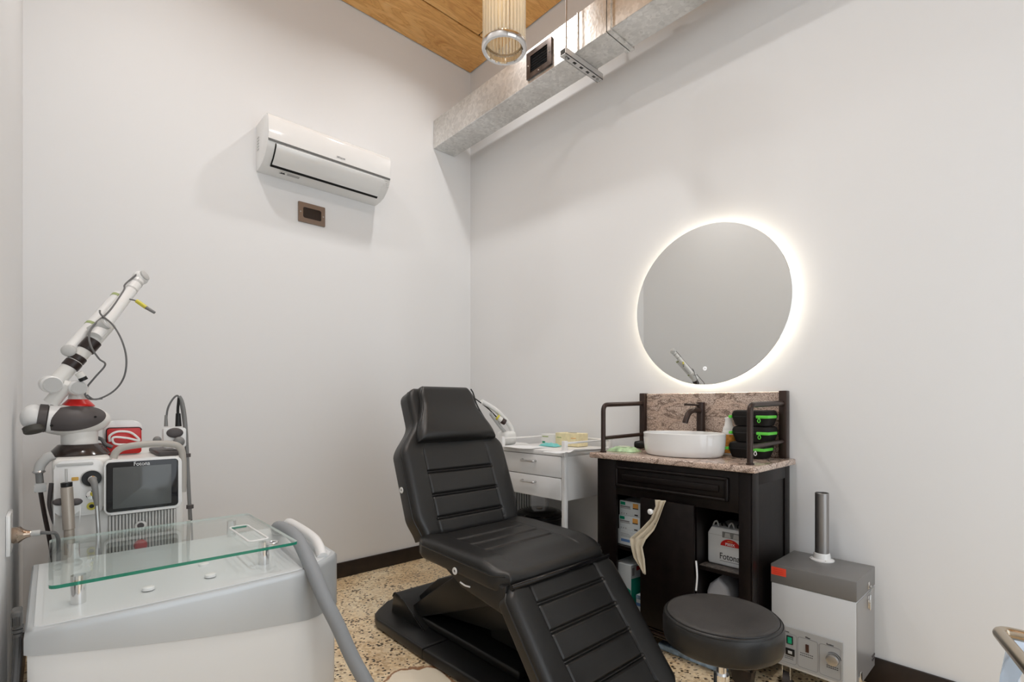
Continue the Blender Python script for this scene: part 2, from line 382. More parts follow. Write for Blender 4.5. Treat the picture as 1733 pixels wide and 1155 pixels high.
# ---------------------------------------------------------------- air conditioner
ya, yb = -1.675, -.875
t = thing('air_conditioner', 'white wall-mounted split air conditioner high on the back wall', 'air conditioner', (0, -1.275, 2.645))
prof = [(.001, 2.645), (.03, 2.645), (.085, 2.648), (.13, 2.660), (.168, 2.682), (.20, 2.712), (.218, 2.738), (.2225, 2.757), (.225, 2.80), (.222, 2.895), (.207, 2.918), (.17, 2.928), (.001, 2.928)]
obj('body', MB().prism(prof, 'y', ya, yb, r=.004), WHITE, t)
fp = obj('front_panel', MB().prism([(.224, 2.766), (.234, 2.766), (.2365, 2.80), (.233, 2.885), (.222, 2.912), (.20, 2.926), (.19, 2.926), (.19, 2.90)], 'y', ya + .002, yb - .002, r=.003), GLOSSW, t)
text('HITACHI', .014, (.2375, -1.235, 2.785), 'x', GREYPR, fp, align='CENTER', bold=.0003)
obj('panel_gap', MB().box((.215, .229), (ya + .004, yb - .004), (2.757, 2.765)), MGREY, t)
obj('louver', MB().prism([(.224, 2.752), (.2275, 2.745), (.222, 2.73), (.204, 2.704), (.172, 2.674), (.14, 2.656), (.136, 2.660), (.17, 2.684), (.20, 2.714)], 'y', ya + .05, yb - .05, r=.002), GLOSSW, t)
obj('air_slot', MB().prism([(.137, 2.657), (.123, 2.648), (.117, 2.653), (.134, 2.667)], 'y', ya + .045, yb - .05), DARKHOLE, t)
obj('louver_gap', MB().prism([(.226, 2.75), (.224, 2.733), (.206, 2.706), (.175, 2.678), (.14, 2.656), (.13, 2.66), (.20, 2.72)], 'y', ya + .044, ya + .0495), DARKHOLE, t)
for i in range(5):
    obj('side_vent', MB().box((.03, .06), (ya - .002, ya + .002), (2.76 + .018 * i, 2.768 + .018 * i), r=.001, seg=1), LGREY, t)
st = obj('sticker', MB().plate((.088, -1.505, 2.6465), (0, 1, 0), (.97, 0, .22), (.22, 0, -.97), [(-.06, -.012), (.06, -.012), (.06, .012), (-.06, .012)], .0012), OFFW, t)
obj('sticker_mark', MB().plate((.0883, -1.547, 2.6452), (0, 1, 0), (.97, 0, .22), (.22, 0, -.97), [(-.018, -.009), (.018, -.009), (.008, .009), (.002, .0), (-.005, .006)], .001), PRINT, st)
for k in range(3): obj('sticker_line', MB().plate((.0813 + .0068 * k, -1.49, 2.6437 + .0015 * k), (0, 1, 0), (.97, 0, .22), (.22, 0, -.97), [(-.03, -.0015), (.045, -.0015), (.045, .0015), (-.03, .0015)], .001), GREYPR, st)
for k in range(4): obj('print_line', MB().box((.2185, .2205), (-.91 + .002 * k, -.885), (2.742 - .012 * k, 2.745 - .012 * k)), LGREY, t)

# ---------------------------------------------------------------- recessed plate under it
t = thing('wall_plate', 'small bronze wall plate with dark recess below the air conditioner', 'wall plate', (0, -1.335, 2.465))
f = MB()
y0, y1, z0, z1 = -1.423, -1.247, 2.40, 2.53
f.frame((.001, 0, 0), (0, 1, 0), (0, 0, 1), (1, 0, 0), rrect(y0, y1, z0, z1, .004, 4), rrect(y0 + .03, y1 - .026, z0 + .03, z1 - .03, .012, 4), .011)
obj('frame', f, BROWNPL, t)
obj('recess', MB().box((.001, .004), (y0 + .02, y1 - .02), (z0 + .02, z1 - .02)), mat('brown_recess', (.02, .01, .006), .3), t)
for y in (y0 + .014, y1 - .012): obj('screw', MB().lathe([(0, .003), (.004, .002), (.005, 0)], (.012, y, (z0 + z1) / 2), (1, 0, 0), 10), STEEL, t)

# ---------------------------------------------------------------- duct with register
DY0, DY1, DZ0, DZ1 = -.373, -.166, 3.238, 3.458
t = thing('air_duct', 'long galvanised steel rectangular air duct running along the right wall', 'duct', (0, -.27, 3.238))
xs = [.003, 1.70, 3.30, XF - .01]
for a, b in zip(xs, xs[1:]):
    obj('duct_section', MB().box((a, b), (DY0, DY1), (DZ0, DZ1), r=.003, seg=1), GALV, t)
for x in xs[1:3]:
    for dx in (-.014, .014):
        c = .012
        m = MB()
        for Y, Z in (((DY0 - c, DY0), (DZ0 - c, DZ1 + c)), ((DY1, DY1 + c), (DZ0 - c, DZ1 + c)), ((DY0, DY1), (DZ0 - c, DZ0)), ((DY0, DY1), (DZ1, DZ1 + c))): m.box((x + dx - .011, x + dx + .011), Y, Z, r=.002, seg=1)
        obj('joint_flange', m, GALV, t)
obj('seam_rib', MB().cyl((1.49, DY0, DZ0), (1.49, DY0, DZ1), .006), GALV, t)
rx0, rx1, rz0, rz1 = 1.076, 1.291, 3.262, 3.428
FR = mat('register_frame', (.10, .08, .072), .3, metal=.8, var=.4, vscale=20)
rg = obj('register', MB().frame((0, DY0 - .001, 0), (1, 0, 0), (0, 0, 1), (0, -1, 0), rrect(rx0, rx1, rz0, rz1, .002, 2), rrect(rx0 + .034, rx1 - .034, rz0 + .03, rz1 - .03, .001, 2), .011), FR, t, label='dark metal air register with louvres')
obj('register_throat', MB().box((rx0 + .03, rx1 - .03), (DY0 - .003, DY0 - .001), (rz0 + .025, rz1 - .025)), DARKHOLE, rg)
for i in range(6):
    z = rz0 + .043 + i * .0165
    obj('register_slat', MB().box((rx0 + .033, rx1 - .033), (DY0 - .0105, DY0 - .0035), (z - .001, z + .001), rot=Matrix.Rotation(.6, 3, 'X')), BLACK, rg)
for x, z in ((rx0 + .016, 3.345), (rx1 - .016, 3.345), ((rx0 + rx1) / 2, rz0 + .014)): obj('register_screw', MB().ball((x, DY0 - .012, z), .005, (0, -1, 0), seg=10, k=6), CHROME, rg)
# hanger
t = thing('duct_hanger', 'slotted steel channel on threaded rods carrying the air duct', 'duct hanger', (1.445, -.28, 3.2))
hx, hz = 1.447, 3.2
m = MB().box((hx - .021, hx - .018), (-.455, -.11), (hz, hz + .036)).box((hx + .018, hx + .021), (-.455, -.11), (hz, hz + .036))
slots = [-.425 + .06 * i for i in range(6)]
e = [-.455] + [v for s_ in slots for v in (s_ - .0, s_ + .026)] + [-.11]
for a, b in zip(e[::2], e[1::2]): m.box((hx - .008, hx + .008), (a, b), (hz, hz + .003))
m.box((hx - .021, hx - .008), (-.455, -.11), (hz, hz + .003)).box((hx + .008, hx + .021), (-.455, -.11), (hz, hz + .003))
m.box((hx - .018, hx + .018), (-.455, -.11), (hz + .031, hz + .034))  # thin top plate added to keep the slots dark inside
obj('strut_channel', m, mat('zinc_channel', (.62, .61, .60), .35, metal=.7), t)
for y in (-.425, -.14):
    obj('threaded_rod', MB().cyl((hx, y, hz - .012), (hx, y, ZC), .0045, 8), STEEL, t)
    obj('nut', MB().cyl((hx, y, hz - .009), (hx, y, hz - .001), .009, 6), STEEL, t)

# ---------------------------------------------------------------- pendant lamp
PX, PY, PZ = 1.624, -1.061, 2.845
t = thing('pendant_lamp', 'cylindrical pendant lamp of ribbed glass rods with chrome rings', 'pendant lamp', (PX, PY, PZ))
R = .093
m = MB()
for i in range(34):
    a = 2 * PI * i / 34; m.cyl((PX + R * math.cos(a), PY + R * math.sin(a), PZ + .015), (PX + R * math.cos(a), PY + R * math.sin(a), PZ + .50), .0074, 10)
gr = obj('glass_rods', m, GLASSROD, t); gr['kind'] = 'stuff'
for z, nm in ((PZ, 'lower_ring'), (PZ + .50, 'upper_ring')):
    obj(nm, MB().lathe([(.084, 0), (.084, .022), (.090, .028), (.100, .026), (.1045, .020), (.1045, .004), (.100, -.004), (.088, -.004), (.084, 0)], (PX, PY, z), seg=48), CHROME, t)
obj('inner_ring', MB().lathe([(.082, .028), (.080, .036), (.086, .040), (.088, .030), (.082, .028)], (PX, PY, PZ), seg=40), BRASS, t)
obj('top_cap', MB().lathe([(0, .535), (.03, .53), (.098, .524), (.098, .515), (0, .515)], (PX, PY, PZ), seg=40), CHROME, t)
obj('stem', MB().cyl((PX, PY, PZ + .53), (PX, PY, ZC - .03), .008), CHROME, t)
obj('ceiling_rose', MB().lathe([(.06, 0), (.055, -.025), (.01, -.03), (0, -.03)], (PX, PY, ZC)), CHROME, t)
obj('lamp_holder', MB().cyl((PX, PY, PZ + .33), (PX, PY, PZ + .515), .016), BRASS, t)
obj('bulb', MB().ball((PX, PY, PZ + .29), .026, sc=1.6), BULB, t)

# ---------------------------------------------------------------- mirror with back light
MC = Vector((2.093, -.045, 1.731)); MR = .4255
t = thing('round_mirror', 'large round frameless mirror with glowing back light on the right wall', 'mirror', (MC.x, -.001, MC.z))
obj('glass', MB().lathe([(0, .006), (MR - .001, .006), (MR, .005), (MR, 0), (0, 0)], MC + Vector((0, .006, 0)), (0, -1, 0), 96), MIRROR, t, ang=20)
obj('back_box', MB().lathe([(MR - .05, 0), (MR - .05, .038), (0, .038), (0, 0)], (MC.x, -.001, MC.z), (0, -1, 0), 64), WHITE, t)
obj('led_strip', MB().lathe([(MR - .049, .012), (MR - .044, .012), (MR - .044, .024), (MR - .049, .024), (MR - .049, .012)], (MC.x, 0, MC.z), (0, -1, 0), 96), LEDM, t, label='glowing warm white light strip behind the glass')
bt = BY(1193, 624, -.0452)
obj('touch_button', MB().lathe([(.006, 0), (.0105, 0), (.0105, .0006), (.006, .0006), (.006, 0)], (bt.x, -.0451, bt.z), (0, -1, 0), 24).lathe([(0, 0), (.0025, 0), (.0025, .0006), (0, .0006)], (bt.x, -.0451, bt.z), (0, -1, 0), 12), ICON, t)

# ================================================================ vanity
VX0, VX1, VY = 1.69, 2.49, -.45
t = thing('vanity_cabinet', 'dark espresso wooden vanity cabinet with granite top and bronze rails', 'cabinet', ((VX0 + VX1) / 2, -.23, 0))
ZB, ZT = .10, .915
obj('side_panel', MB().box((VX0, VX0 + .02), (VY + .02, -.016), (ZB, ZT), r=.002, seg=1), DWOOD, t)
sp = obj('side_panel', MB().box((VX1 - .02, VX1), (VY + .02, -.016), (ZB, ZT), r=.002, seg=1), DWOOD, t)
for y0, y1 in ((VY + .004, VY + .07), (-.075, -.016)): obj('side_stile', MB().box((VX1, VX1 + .006), (y0, y1), (ZB, ZT), r=.002), DWOOD, sp)
for z0, z1 in ((ZB, ZB + .07), (ZT - .06, ZT)): obj('side_rail', MB().box((VX1, VX1 + .006), (VY + .07, -.075), (z0, z1), r=.002), DWOOD, sp)
obj('back_panel', MB().box((VX0 + .02, VX1 - .02), (-.026, -.018), (ZB, ZT)), DWOOD, t)
obj('bottom_panel', MB().box((VX0 + .02, VX1 - .02), (VY + .02, -.026), (ZB, ZB + .02)), DWOOD, t)
OX0, OX1, OZ0, OZ1 = 1.81, 2.44, .135, .735
obj('front_stile', MB().box((VX0, OX0), (VY, VY + .02), (ZB, ZT), r=.002), DWOOD, t)
obj('front_stile', MB().box((OX1, VX1), (VY, VY + .02), (ZB, ZT), r=.002), DWOOD, t)
obj('front_rail', MB().box((OX0, OX1), (VY, VY + .02), (OZ1, ZT), r=.002), DWOOD, t)
obj('front_rail', MB().box((OX0, OX1), (VY, VY + .02), (ZB, OZ0), r=.002), DWOOD, t)
dx0, dx1, dz0, dz1 = 1.815, 2.402, .779, .884
dr = obj('drawer_front', MB().box((dx0 + .012, dx1 - .012), (VY - .012, VY - .001), (dz0 + .012, dz1 - .012), r=.004), DWOOD, t)
for X, Z in (((dx0, dx1), (dz1 - .015, dz1)), ((dx0, dx1), (dz0, dz0 + .015)), ((dx0, dx0 + .016), (dz0, dz1)), ((dx1 - .016, dx1), (dz0, dz1))):
    obj('moulding', MB().box(X, (VY - .022, VY - .001), Z, r=.006, seg=3), DWOOD, dr)
obj('raised_panel', MB().box((dx0 + .04, dx1 - .04), (VY - .019, VY - .010), (dz0 + .036, dz1 - .036), r=.006, seg=2), DWOOD, dr)
obj('divider', MB().box((1.972, 1.988), (VY + .02, -.026), (ZB + .02, OZ1)), DWOOD, t)
obj('divider', MB().box((2.226, 2.242), (VY + .02, -.026), (ZB + .02, OZ1)), DWOOD, t)
dd = obj('centre_door', MB().box((1.966, 2.246), (VY - .018, VY - .002), (OZ0 - .012, OZ1 + .006), r=.003), DWOOD, t)
kn = AX(0, 0, 1) and BY(1103, 866, VY - .03)
obj('door_knob', MB().lathe([(.005, 0), (.005, .014), (.013, .02), (.014, .028), (.009, .034), (0, .035)], (kn.x, VY - .018, kn.z), (0, -1, 0), 20), CERAMIC, dd)
k2 = BY(1108, 887, VY - .019); obj('key_hole', MB().lathe([(.004, 0), (.004, .003), (0, .003)], (k2.x, VY - .018, k2.z), (0, -1, 0), 12), CHROME, dd)
SH = .462
for a, b in ((VX0 + .02, 1.972), (1.988, 2.226), (2.242, VX1 - .02)): obj('shelf', MB().box((a, b), (VY + .035, -.026), (SH - .018, SH), r=.001, seg=1), DWOOD, t)
obj('plinth', MB().box((VX0 + .004, VX1 - .004), (VY + .006, -.016), (.075, ZB)), DWOOD, t)
for k, (z, d) in enumerate(((.078, .012), (.092, .018), (.106, .012), (.120, .006))):
    obj('plinth_moulding', MB().box((VX0 - d, VX1 + d), (VY - d, VY - d + .014), (z, z + .011), r=.004), mat('polished_espresso', (.02, .012, .01), .15, coat=.6), t)
    obj('plinth_moulding', MB().box((VX1 + d - .014, VX1 + d), (VY - d, -.016), (z, z + .011), r=.004), MATS['polished_espresso'], t)
for x0, x1 in ((VX0 - .004, VX0 + .09), (VX1 - .09, VX1 + .004)):
    obj('foot', MB().prism([(x0, .076), (x1, .076), (x1 - .015, .02), (x1 - .035, 0), (x0 + .015, 0)] if x0 < 2 else [(x0, .076), (x1, .076), (x1 - .01, 0), (x0 + .03, 0), (x0 + .012, .02)], 'y', VY, VY + .05, r=.003), BOARD, t)
    obj('foot', MB().box((x0 + .01, x1 - .01), (-.08, -.03), (0, .076)), BOARD, t)
ct = obj('counter_top', MB().prism(rrect(1.655, 2.522, -.482, -.006, .012, 3), 'z', ZT, .943, r=.006, seg=3), GRANITE, t)
obj('backsplash', MB().box((1.722, 2.458), (-.026, -.006), (.943, 1.262), r=.002, seg=1), GRANITE, t)
for x0, x1 in ((1.688, 1.722), (2.458, 2.492)): obj('post', MB().box((x0, x1), (-.05, -.006), (.943, 1.266), r=.003), BRONZE, t)
for x, sgn in ((1.702, 1), (2.473, -1)):
    rl = obj('towel_rail', MB().tube(fillet([(x, -.415, .943), (x, -.415, 1.198), (x, -.045, 1.206)], .035), .0125, 14), BRONZE, t)
    obj('lower_bar', MB().cyl((x, -.415, 1.018), (x, -.045, 1.024), .0105, 12), BRONZE, rl)
    obj('rail_foot', MB().lathe([(.017, 0), (.017, .006), (.0125, .009)], (x, -.415, .943)), BRONZE, rl)
# basin
BC = Vector((2.078, -.252, .9435))
ba = thing('wash_basin', 'round white ceramic vessel basin on the granite counter', 'basin', BC)
obj('bowl', MB().lathe([(0, 0), (.172, 0), (.184, .004), (.193, .016), (.198, .035), (.201, .07), (.203, .112), (.200, .115), (.196, .113), (.192, .07), (.184, .035), (.160, .018), (.02, .012), (0, .012)], BC, seg=64, sx=.80, sy=1.02), CERAMIC, ba)
obj('drain', MB().lathe([(0, .016), (.018, .016), (.02, .012)], BC, seg=20), CHROME, ba)
# tap
TC = Vector((2.074, -.028 - .032, .9435))
ta = thing('tap', 'tall dark bronze mixer tap behind the white basin', 'tap', TC)
obj('column', MB().cyl(TC, TC + Vector((0, 0, .27)), .0215, 28, bev=.003), BRONZE, ta)
s0 = TC + Vector((0, -.015, .222))
obj('spout', MB().tube([s0, s0 + Vector((0, -.06, .005)), s0 + Vector((-.004, -.105, -.01)), s0 + Vector((-.008, -.128, -.045)), s0 + Vector((-.01, -.133, -.062))], .0145, 14, smooth=5), BRONZE, ta)
l0 = TC + Vector((0, -.018, .254)); obj('lever', MB().cyl(l0, l0 + Vector((-.058, -.05, .003)), .006, 10), BRONZE, ta)
# soap bottle behind the basin
q = Vector((2.228, -.070, .9435))
bo = thing('soap_bottle', 'white pump bottle with orange label between basin and black cases', 'bottle', q)
obj('bottle_body', MB().lathe([(0, 0), (.031, 0), (.033, .004), (.033, .11), (.026, .135), (.014, .145), (0, .146)], q), WHITE, bo)
obj('label', MB().lathe([(.0335, .012), (.0335, .105)], q), ORANGEB, bo)
obj('cap', MB().lathe([(.028, .125), (.028, .135), (.020, .150), (.017, .175), (.019, .19), (0, .194)], q), WHITE, bo)
# zip cases
names = ('top', 'middle', 'bottom')
for i, (z, dx) in enumerate(((.9435, -.012), (1.0205, .006), (1.0975, .004))):
    c = Vector((2.366 + dx, -.108, z)); n = names[2 - i]
    zc = thing('zip_case', f'black zip case with lime green pullers, {n} one of the stack of three', 'case', c, 'black zip cases on the vanity')
    def ring_(sx, sy, zz): return [(c.x + x, c.y + y, zz) for x, y in rrect(-sx * .88, sx * .88, -sy * .9, sy * .9, .026, 4)]
    def loft(levels):
        m = MB(); R_ = [[m.bm.verts.new(p) for p in ring_(*l)] for l in levels]
        for a, b in zip(R_, R_[1:]):
            for k in range(len(a)): m.bm.faces.new((a[k], a[(k + 1) % len(a)], b[(k + 1) % len(b)], b[k]))
        m.bm.faces.new(R_[0]); m.bm.faces.new(R_[-1]); return m
    EVA = mat('black_moulded_fabric', (.007, .0055, .005), .6, bump=.3, bscale=700, spec=.25)
    obj('lower_shell', loft([(.078, .065, z), (.084, .07, z + .003), (.098, .08, z + .043)]), EVA, zc)
    obj('lid', loft([(.098, .08, z + .047), (.098, .08, z + .058), (.093, .076, z + .071), (.085, .068, z + .0755)]), EVA, zc)
    obj('zip_tape', loft([(.0985, .0805, z + .043), (.0985, .0805, z + .047)]), THREAD, zc)
    pu = obj('zip_flap', MB().box((c.x + .036, c.x + .090), (c.y - .079, c.y - .071), (z + .037, z + .051), r=.003).box((c.x + .085, c.x + .091), (c.y - .079, c.y + .03), (z + .037, z + .051), r=.003), GREEN, zc, label='lime green zip flap')
    obj('zip_puller', MB().tube([(c.x + 0.052, c.y - 0.081, z + .04), (c.x + 0.046, c.y - 0.082, z + .026), (c.x + 0.052, c.y - 0.082, z + .018), (c.x + 0.058, c.y - 0.082, z + .026), (c.x + 0.052, c.y - 0.081, z + .04)], .002, 6, smooth=3), GREEN if i else WHITE, pu)
    obj('zip_flap', MB().box((c.x - .093, c.x - .08), (c.y - .078, c.y - .045), (z + .037, z + .051), r=.003), GREEN, zc)
# wipes packet, small dark item
q = CZ(1056, 764, .9435)
wp = thing('wipes_packet', 'pale green soft packet of wipes lying on the counter corner', 'packet', q)
def pillow(c, a, b, h, yaw=0, n=14):
    cy, sy = math.cos(yaw), math.sin(yaw)
    def f(s):
        def g(u, v):
            x, y = (u * 2 - 1), (v * 2 - 1); e = max(0, 1 - abs(x) ** 3.5) ** .6 * max(0, 1 - abs(y) ** 3) ** .6
            z = h * e * (1 + .12 * math.sin(9 * x + 5 * y)) if s else 0.001
            return Vector((c[0] + a * x * cy - b * y * sy, c[1] + a * x * sy + b * y * cy, c[2] + z))
        return g
    return MB().grid(f(1), n, n).grid(f(0), n, n)
obj('packet_film', pillow(q, .082, .05, .026, .15), PACK, wp)
obj('lid_flap', pillow(q + Vector((0, 0, .024)), .038, .024, .006, .15), mat('pale_label', (.7, .78, .62), .4), wp)
q = CZ(1077, 752, .9435) if False else Vector((1.765, -.10, .9435))
tag(obj('black_item', MB().lathe([(0, 0), (.02, .002), (.024, .03), (.02, .06), (.012, .09), (.011, .17), (.006, .178), (0, .178)], q + Vector((-.06, -.02, .024)), (1, .25, .06), 18), BLACK, origin=q), 'small black rounded item lying behind the green wipes packet', 'oddment')

# ---------------------------------------------------------------- contents of the vanity
def carton(name, label, cat, x, y, z, m, group=None):
    o = thing(name, label, cat, ((x[0] + x[1]) / 2, (y[0] + y[1]) / 2, z[0]), group)
    obj('carton', MB().box(x, y, z, r=.0012, seg=1), m, o); return o
def patch(par, name, x, z, y, m, t=.0006): return obj(name, MB().box(x, (y - t, y), z), m, par)
yb_ = -.385
for i, (lab) in enumerate(('lower glove carton with orange square standing on a plain white box', 'top glove carton with orange square in the left bay of the vanity')):
    x = (1.786 - .004 * (1 - i), 1.913 - .002 * (1 - i)); z = (SH + .079 + i * .0765, SH + .079 + i * .0765 + .0755)
    g = carton('glove_carton', 'white ' + lab, 'carton', x, (yb_, yb_ + .22), z, CARD, 'glove cartons in the vanity')
    patch(g, 'green_square', (x[0] + .006, x[0] + .036), (z[1] - .022, z[1] - .006), yb_, DKGREEN)
    patch(g, 'orange_square', (x[1] - .044, x[1] - .012), (z[1] - .036, z[1] - .008), yb_, AMBERPR)
    patch(g, 'print_line', (x[0] + .006, x[0] + .066), (z[1] - .034, z[1] - .026), yb_, GREYPR)
    patch(g, 'dark_bar', (x[1] - .044, x[1] - .012), (z[1] - .036, z[1] - .031), yb_ - .0006, PRINT)
    patch(g, 'print_line', (x[0] + .006, x[0] + .07), (z[1] - .040, z[1] - .037), yb_, GREYPR)
    for k in range(3): patch(g, 'print_mark', (x[0] + .012 + .015 * k, x[0] + .016 + .015 * k), (z[0] + .006, z[0] + .012), yb_, GREYPR)
    patch(g, 'print_mark', (x[1] - .034, x[1] - .014), (z[0] + .006, z[0] + .013), yb_, PRINT)
    obj('side_stripe', MB().box((x[1], x[1] + .0006), (yb_ + .02, yb_ + .06), (z[0] + .03, z[1] - .005)), AMBERPR, g)
g = carton('plain_carton', 'white box with blue barcode panel under the glove cartons', 'carton', (1.776, 1.908), (yb_ - .006, yb_ + .2), (SH + .001, SH + .078), CARD)
patch(g, 'blue_panel', (1.80, 1.855), (SH + .018, SH + .032), yb_ - .006, BLUEPR)
for k in range(3): patch(g, 'print_line', (1.798, 1.87 - .01 * k), (SH + .045 + .007 * k, SH + .047 + .007 * k), yb_ - .006, GREYPR)
g = carton('slim_carton', 'slim upright white carton beside the glove cartons', 'carton', (1.922, 1.942), (yb_ + .004, yb_ + .19), (SH + .001, SH + .238), CARD)
for k in range(5): patch(g, 'print_line', (1.927, 1.936), (SH + .06 + .03 * k, SH + .072 + .03 * k), yb_ + .004, AMBERPR if k == 1 else LGREY)
yg = -.40; zb = ZB + .021
g = carton('green_carton', 'large white and dark green carton on the bottom of the vanity', 'carton', (1.765, 1.868), (yg, yg + .26), (zb, .365), CARD)
obj('green_panel', MB().prism([(1.765, zb + .001), (1.866, zb + .001), (1.866, zb + .115), (1.765, zb + .16)], 'y', yg - .0007, yg), mat('bright_green_print', (0, .33, .22), .5), g)
obj('green_side', MB().prism([(yg + .001, zb + .001), (yg + .2, zb + .001), (yg + .2, zb + .16), (yg + .001, zb + .175)], 'x', 1.868, 1.8687), MATS['bright_green_print'], g)
obj('red_mark', MB().box((1.868, 1.8688), (yg + .05, yg + .09), (.33, .352)), RED, g); obj('blue_mark', MB().box((1.868, 1.8688), (yg + .008, yg + .03), (.31, .35)), GREYPR, g)
g = carton('blue_carton', 'small pale blue and white carton beside the large green carton', 'carton', (1.885, 1.955), (yg + .02, yg + .16), (zb, zb + .095), CARD)
patch(g, 'blue_band', (1.885, 1.955), (zb + .04, zb + .056), yg + .02, BLUEPR); patch(g, 'blue_band', (1.885, 1.955), (zb + .075, zb + .095), yg + .02, BLUEFILM)
tag(obj('film_packet', pillow((1.92, yg + .10, zb + .096), .032, .05, .04), BLUEFILM, origin=(1.92, yg + .1, zb + .096)), 'crumpled pale blue film packet on the small carton', 'packet')
# cloth trapped over the centre door
m = MB()
path = [(1119, 847), (1117, 858), (1108, 880), (1096, 897), (1081, 912), (1079, 925), (1082, 945), (1090, 972)]
wid = [(16, 4), (11, 4), (12, 6), (20, 6), (24, 8), (17, 8), (16, 7), (3, 2)]
def cl(u, v):
    k = min(int(v * 7), 6); t_ = v * 7 - k
    px = path[k][0] * (1 - t_) + path[k + 1][0] * t_; py = path[k][1] * (1 - t_) + path[k + 1][1] * t_
    ww = wid[k][0] * (1 - t_) + wid[k + 1][0] * t_
    p = BY(px + (u - .5) * ww * 1.15, py + (u - .5) * 2, VY - .026)
    p.y -= .006 * math.sin(u * 13 + v * 3) + .004 * math.cos(v * 9); return p
m.grid(cl, 14, 42)
c = obj('cloth', m, CREAM, origin=BY(1110, 860, VY - .02), ang=60); so = c.modifiers.new('s', 'SOLIDIFY'); so.thickness = .002
tag(c, 'crumpled cream cloth strip hanging over the left edge of the cabinet door', 'cloth')
# white tool case
cx0, cx1, cz0, cz1, cy = 2.252, 2.462, SH + .001, SH + .172, -.345
t = thing('tool_case', 'white plastic carry case with red badge on the right vanity shelf', 'case', (2.355, -.25, cz0))
obj('shell', MB().prism([(cx0 + .006, cz0), (cx1 - .006, cz0), (cx1, cz0 + .01), (cx1, cz1 - .03), (cx1 - .018, cz1), (cx0 + .018, cz1), (cx0, cz1 - .03), (cx0, cz0 + .01)], 'y', cy, cy + .20, r=.006, seg=3), CASE, t)
obj('lid_line', MB().box((cx0 + .002, cx1), (cy - .001, cy), (cz1 - .036, cz1 - .034)), LGREY, t)
obj('latch_recess', MB().box((2.322, 2.40), (cy - .002, cy), (cz1 - .042, cz1 - .015)), MGREY, t)
for x in (2.333, 2.372): obj('latch', MB().prism([(x, cz1 - .04), (x + .03, cz1 - .04), (x + .024, cz1 - .018), (x + .004, cz1 - .018)], 'y', cy - .006, cy - .002, r=.001), LGREY, t)
bd = obj('badge', MB().prism([(2.357 + .044 * math.cos(a * PI / 16) , cz0 + .092 + .032 * math.sin(a * PI / 16)) for a in range(17)], 'y', cy - .001, cy), RED, t)
text('PS03X', .016, (2.357, cy - .0014, cz0 + .096), '-y', PAPER, bd, align='CENTER', bold=.0004)
obj('badge_line', MB().box((2.345, 2.369), (cy - .0016, cy - .001), (cz0 + .1135, cz0 + .1165)), AMBERPR, bd)
text('Fotona', .040, (2.308, cy - .0006, cz0 + .030), '-y', PRINT, t, sx=.82, bold=.0003)
obj('fine_print', MB().box((2.31, 2.40), (cy - .0006, cy), (cz0 + .020, cz0 + .0225)), GREYPR, t)
for k in range(5):
    x = 2.278 + .036 * k
    obj('handle_loop', MB().tube([(x - .014, cy + .03 + .02 * (k % 2), cz1 - .004), (x - .008, cy + .03, cz1 + .014), (x, cy + .035, cz1 + .02), (x + .008, cy + .03, cz1 + .014), (x + .014, cy + .03 + .02 * (k % 2), cz1 - .004)], .004, 8, smooth=4), LGREY if k % 2 == 0 else BLACK, t)
tag(obj('cable_tray_strip', MB().box((2.246, 2.46), (VY + .036, cy - .012), (SH + .0005, SH + .004), r=.001, seg=1), mat('worn_strip', (.09, .075, .065), .5, var=.8, vscale=90), origin=(2.35, -.39, SH)), 'worn dark ribbed strip in front of the white carry case', 'strip')
p0 = BY(1178, 950, VY - .021); p1 = BY(1178, 1000, VY - .021)
tag(obj('white_strap', MB().tube([p0, (p0 + p1) / 2 + Vector((.006, -.002, 0)), p1], .004, 8, smooth=6), PAPER, origin=p1), 'short white strap hanging at the right edge of the cabinet door', 'strap')
tag(obj('plastic_bag', MB().prism([(2.25, zb), (2.38, zb), (2.375, zb + .17), (2.35, zb + .25), (2.305, zb + .285), (2.262, zb + .245), (2.25, zb + .21)], 'y', -.36, -.20, r=.02, seg=3), CLEARFILM, origin=(2.31, -.28, zb)), 'milky plastic bag on the bottom right of the vanity', 'bag')
q = CZ(1196, 1112, .0)
tag(obj('floor_packet', MB().prism(rrect(2.03, 2.36, -.415, -.36, .01, 2), 'z', .001, .03, r=.006), BLUEFILM, origin=(2.2, -.39, 0)), 'flat pale blue packet on the floor under the vanity front', 'packet')
# ================================================================ white trolley
TX0, TX1, TY0, TY1 = .95, 1.503, -.50, -.06
t = thing('drawer_trolley', 'white metal two-drawer trolley standing beside the vanity cabinet', 'trolley', ((TX0 + TX1) / 2, -.28, 0))
TW = mat('white_enamel', (.80, .79, .775), .3)
for x, y in ((TX0, TY0), (TX1 - .026, TY0), (TX0, TY1 - .026), (TX1 - .026, TY1 - .026)):
    obj('post', MB().box((x, x + .026), (y, y + .026), (.05, .995), r=.003), TW, t)
    wh = obj('caster', MB().cyl((x + .002, y + .013, .025), (x + .024, y + .013, .025), .025, 20), DGREY, t)
    obj('caster_fork', MB().box((x - .001, x + .027), (y + .003, y + .023), (.036, .052)), CHROME, wh)
obj('carcass', MB().box((TX0 + .004, TX1 - .004), (TY0 + .02, TY1 - .003), (.657, .907), r=.003), TW, t)
obj('top_tray', MB().box((TX0 + .004, TX1 - .004), (TY0 - .004, TY1 - .003), (.908, .935), r=.003), TW, t)
